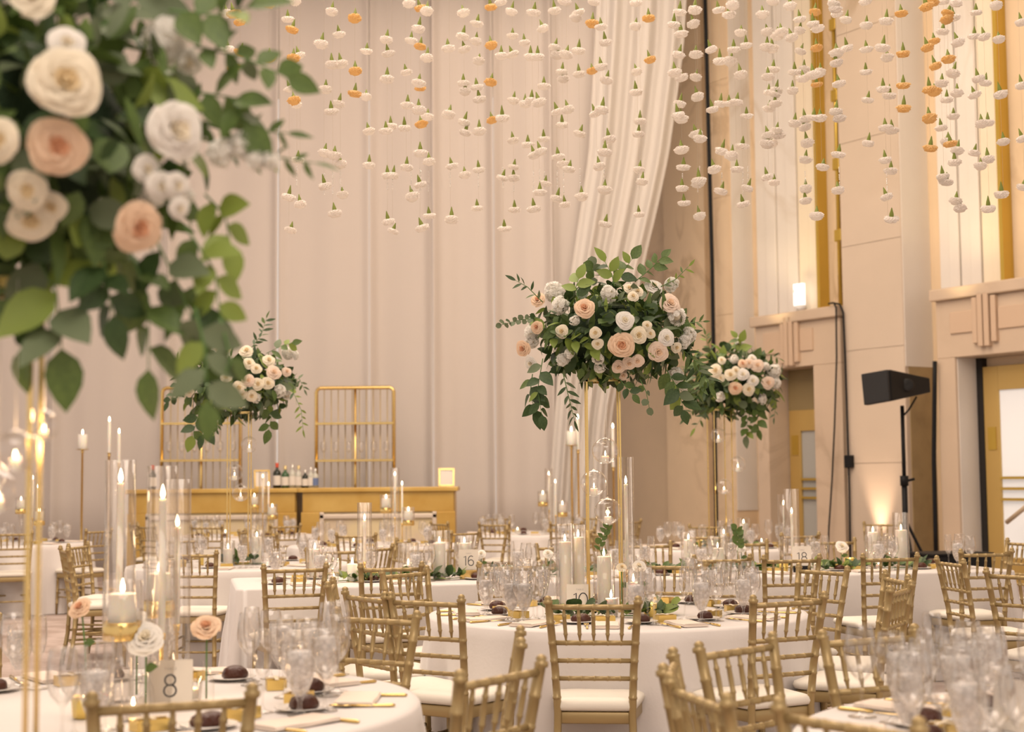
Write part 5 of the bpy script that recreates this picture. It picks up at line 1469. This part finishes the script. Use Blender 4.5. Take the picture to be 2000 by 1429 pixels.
# ------------------------------------------------------------------ hanging carnation threads
PTS = '''442 24 w,456 24 a,468 40 a,525 3 a,577 1 w,562 35 w,571 55 a,444 93 w,470 100 a,456 129 a,526 110 a,573 111 a,583 106 w,648 20 w,693 33 a,662 65 w,628 83 w,716 98 w,755 75 w,758 102 w,799 5 w,820 13 a,818 53 w,803 77 w,821 88 a,648 123 w,666 122 w,694 136 a,756 151 w,793 139 w,566 171 w,636 172 w,693 180 a,715 187 w,818 160 w,821 170 a,574 194 a,578 202 w,662 200 w,647 215 w,796 203 w,818 212 w,720 254 w,763 244 w,754 253 w,790 247 w,823 240 a,
582 310 w,634 296 w,653 301 w,665 318 w,721 320 w,794 324 w,821 296 w,757 340 w,768 340 w,564 382 w,586 396 w,634 360 w,669 378 w,654 414 w,568 447 w,758 430 w,768 449 w,805 381 w,820 358 w,824 442 w,
834 19 w,905 23 w,932 44 w,958 11 a,978 1 w,999 20 w,1043 22 w,1083 18 w,1104 0 w,1129 22 w,1125 33 w,1157 43 a,1174 50 w,1160 2 w,904 68 w,930 78 w,875 92 w,907 94 w,959 86 a,1001 68 w,1024 81 w,1060 53 w,1084 90 w,1088 105 w,1106 104 w,1130 96 w,1182 80 w,834 110 w,935 117 w,979 106 w,1000 104 w,1036 108 w,1050 108 w,1098 138 w,1100 152 w,1131 142 w,1157 136 a,1174 128 w,1185 154 w,905 160 w,908 176 w,931 168 w,959 158 a,936 191 w,1062 166 w,1003 194 w,1025 200 w,1038 194 w,1052 197 w,1088 216 w,1109 211 w,1176 211 w,1162 219 w,877 221 w,835 226 w,907 236 w,961 232 a,981 227 w,909 256 w,936 253 w,1098 241 w,1133 259 w,1002 272 w,1031 280 w,1062 269 w,1189 269 w,
838 313 w,882 322 w,908 339 w,935 329 w,1004 324 w,1043 300 w,1055 293 w,982 345 w,1003 345 w,1065 356 w,1090 304 w,1100 318 w,1112 328 w,1170 322 w,1181 294 w,932 404 w,1005 407 w,1043 405 w,1054 373 w,1088 385 w,1103 397 w,1136 381 w,1181 368 w,1182 435 w,838 419 w,882 425 w,985 444 w,
1242 3 w,1267 33 a,1241 49 w,1327 21 w,1357 16 w,1316 45 w,1330 63 w,1354 44 w,1403 17 w,1431 8 w,1424 26 w,1489 26 w,1510 1 w,1543 9 w,1562 35 w,1269 114 a,1243 138 w,1326 104 w,1359 104 w,1388 94 w,1406 116 w,1427 117 w,1433 94 w,1447 62 w,1457 86 w,1498 60 w,1518 68 w,1526 60 w,1546 71 w,1562 57 w,1498 89 w,1508 92 w,1564 98 w,1318 139 w,1331 149 w,1359 149 w,1446 143 w,1510 133 w,1500 147 w,1552 138 w,1566 148 w,1242 177 w,1328 200 w,1324 222 w,1331 230 w,1362 186 w,1391 211 w,1407 200 w,1424 200 w,1439 197 w,1458 224 w,1502 178 w,1516 174 w,1514 182 w,1548 174 w,1502 210 w,1514 200 w,1250 234 w,1247 259 w,1359 259 w,1367 268 w,1517 253 w,1500 262 w,1522 263 w,1552 238 w,1498 278 w,1508 278 w,1450 283 w,
1331 290 w,1249 329 w,1254 352 w,1335 324 w,1332 365 w,1336 394 w,1365 350 w,1362 358 w,1366 419 w,1394 328 w,1410 292 w,1429 301 w,1409 371 w,1439 328 w,1461 365 w,1451 396 w,1498 343 w,1512 354 w,1248 416 w,
1592 21 a,1629 5 w,1632 15 w,1634 24 w,1653 36 w,1690 0 w,1588 44 w,1597 53 w,1692 47 w,1731 38 w,1760 24 a,1809 10 a,1823 2 a,1844 1 w,1867 3 w,1852 23 a,1849 36 a,1862 32 w,1906 22 w,1946 8 w,1994 41 w,1595 91 a,1634 101 w,1633 120 w,1654 91 w,1692 94 w,1724 90 w,1733 110 w,1764 102 a,1841 59 w,1824 78 a,1811 90 a,1870 80 w,1903 68 w,1922 69 w,1951 75 w,1570 133 w,1569 151 w,1588 143 w,1601 139 w,1852 113 a,1826 126 a,1862 140 w,1595 163 a,1638 161 w,1691 138 w,1725 171 w,1737 184 w,1764 164 a,1815 171 a,1826 177 a,1839 160 w,1910 151 w,1924 159 w,1995 164 w,1695 193 w,1849 192 w,1869 179 w,1903 183 w,1954 181 w,1633 215 w,1639 228 w,1572 230 w,1572 246 w,1602 228 w,1589 227 w,1765 208 a,1815 228 a,1862 225 w,1838 247 w,1729 247 w,1742 252 w,1917 239 w,1929 237 w,1576 276 w,1696 277 w,1960 274 w,1850 274 w,1856 278 a,1996 268 w,
1817 286 a,1870 291 w,1638 299 w,1573 309 w,1607 324 w,1729 310 w,1740 331 w,1864 314 w,1903 296 w,1929 308 w,1915 322 w,1841 342 w,1848 353 w,1956 376 w,1637 369 w,1574 366 w,1573 389 w,1595 419 w,1731 382 w,1741 425 w,1867 390 w,1875 404 w,1930 404 w,1998 363 w'''
fl = []
for tk in PTS.replace('\n', '').split(','):
    if tk.strip():
        a, b, c = tk.split(); r = ray(float(a), float(b)); fl.append((r.x / r.y, float(a), float(b), c))
fl.sort()
strands = []
for f in fl:
    for s_ in strands[-5:]:
        if abs(s_[0][0] - f[0]) < 9 / FPX and all(abs(f[2] - g[2]) > 9 for g in s_) and (s_[0][3] == f[3]):
            s_.append(f); break
    else: strands.append([f])
def carn_mesh(m, seed):
    rnd = random.Random(seed); js = [[rnd.uniform(.88, 1.15) for _ in range(10)] for _ in range(26)]
    mb = MB()
    def jit(j, q): return js[j][q] * (1 + .10 * (-1) ** (j + q)) if q > 0 else 1
    mb.lathe([(.007, .004), (.018, .008), (.030, .004), (.0345, -.004), (.031, -.010), (.033, -.014), (.026, -.019), (.024, -.024), (.012, -.026), (0, -.027)], 26, jit=jit)
    return mb.mesh('carnation', m, False)
CARN = {'w': [carn_mesh(C_WHITE, s) for s in (1, 2, 3)], 'a': [carn_mesh(C_APRI, s) for s in (4, 5)]}
CAL = MB().lathe([(.010, .0), (.0115, .012), (.010, .022), (.006, .034), (.003, .046), (0, .052)], 8).mesh('calyx', CALYX)
THR = mat('nylon_thread', (0.80, 0.70, 0.55), 0.4)
BEAD = mat('crystal_bead', (1.0, 0.98, 0.95), 0.08, 0.6)
beadx = [582, 653, 667, 634, 757, 768, 805, 824, 837, 880, 931, 982, 1004, 1042, 1052, 1066, 1087, 1101, 1135, 1180, 1247, 1335, 1363, 1410, 1450, 1460, 1574, 1595, 1637, 1730]
rnd = random.Random(77)
bead_me = MB()
for k in range(15):
    if k in (4, 9): continue
    z = -k * .0085; bead_me.lathe([(0, z), (.0045, z - .003), (0, z - .0066)], 6)
bead_me = bead_me.mesh('bead_string', BEAD, False)
_o1 = ['', 'first', 'second', 'third', 'fourth', 'fifth', 'sixth', 'seventh', 'eighth', 'ninth', 'tenth', 'eleventh', 'twelfth', 'thirteenth', 'fourteenth', 'fifteenth', 'sixteenth', 'seventeenth', 'eighteenth', 'nineteenth']
_o10 = {2: 'twent', 3: 'thirt', 4: 'fort', 5: 'fift', 6: 'sixt', 7: 'sevent', 8: 'eight', 9: 'ninet'}
def ordinal(n):
    if n >= 100: return 'hundred-and-' + ordinal(n - 100) if n > 100 else 'hundredth'
    if n < 20: return _o1[n]
    return _o10[n // 10] + ('ieth' if n % 10 == 0 else 'y-' + _o1[n % 10])
num_word = ['no', 'one', 'two', 'three', 'four', 'five', 'six', 'seven', 'eight', 'nine', 'ten', 'eleven', 'twelve']
strands.sort(key=lambda s_: sum(f[0] for f in s_) / len(s_))
for i, s_ in enumerate(strands):
    Y = rnd.uniform(8.0, 9.0)
    k = sum(f[0] for f in s_) / len(s_)
    zs = [at_y(f[1], f[2], Y).z for f in s_]
    colr = 'white' if s_[0][3] == 'w' else 'apricot'
    t = thing('carnation_strand', 'hanging thread of %s %s carnation%s, %s from the leafy near corner' % (num_word[min(12, len(s_))], colr, '' if len(s_) == 1 else 's', ordinal(i + 1)), 'flower strand', (k * Y, Y, min(zs)), 0, 'carnation threads hanging from the ceiling')
    z0 = min(zs)
    ob('thread', MB().tube([(0, 0, 0), (0, 0, 9.5 - z0)], .0006, 4).mesh('thread', THR), t)
    for f, z in zip(s_, zs):
        sc = rnd.uniform(.95, 1.12)
        x = f[0] * Y - k * Y
        o = ob('carnation', rnd.choice(CARN[f[3]]), t, (x, 0, z - z0), (rnd.uniform(-.25, .25), rnd.uniform(-.3, .3), rnd.uniform(0, 6)), (sc, sc, sc * rnd.uniform(.9, 1.2)))
        ob('calyx', CAL, o)
    px = sum(f[1] for f in s_) / len(s_)
    if any(abs(px - b) < 5 for b in beadx) and min(f[2] for f in s_) < 380:
        zb_ = at_y(px, rnd.uniform(322, 338), Y).z
        if zb_ > z0 - .3: ob('bead_string', bead_me, t, (0, 0, zb_ - z0))

# extra stemware on the near rims, where the photo crowds it
for px, py, kd, lb in ((660, 1318, 'wine', 'tall wine glass standing out at the table eight rim before the chair'), (612, 1345, 'goblet', 'frosty water goblet at the table eight rim beside the tall wine glass'), (640, 1330, 'flute', 'flute between the rim goblet and wine glass of table eight'),
                       (1684, 1400, 'wine', 'big blurred wine glass first on the corner table'), (1765, 1415, 'goblet', 'big blurred water goblet second on the corner table'), (1825, 1372, 'flute', 'big blurred flute third on the corner table'), (1880, 1425, 'goblet', 'big blurred water goblet fourth on the corner table'), (1905, 1385, 'goblet', 'big blurred water goblet behind the fourth on the corner table'), (1932, 1428, 'wine', 'big blurred wine glass last on the corner table')):
    put_glass(kd, tpos(px, py), lb, 'stemware at the near rims', 0.3, 1.08)

# stemware resting on the rack shelves
for a, b, nm in ((330, 455, 'half hidden'), (632, 755, 'clear')):
    for k in range(6):
        q = at_y(a + (b - a) * k / 5, 899, 22.2)
        put_glass('wine', (q.x, 22.2, at_y((a + b) / 2, 899, 22.2).z + .018), 'small clear glass on the %s gold rack, %s along the shelf' % (nm, ORD[k]), 'glasses on the gold racks', 0.2, 1.1)
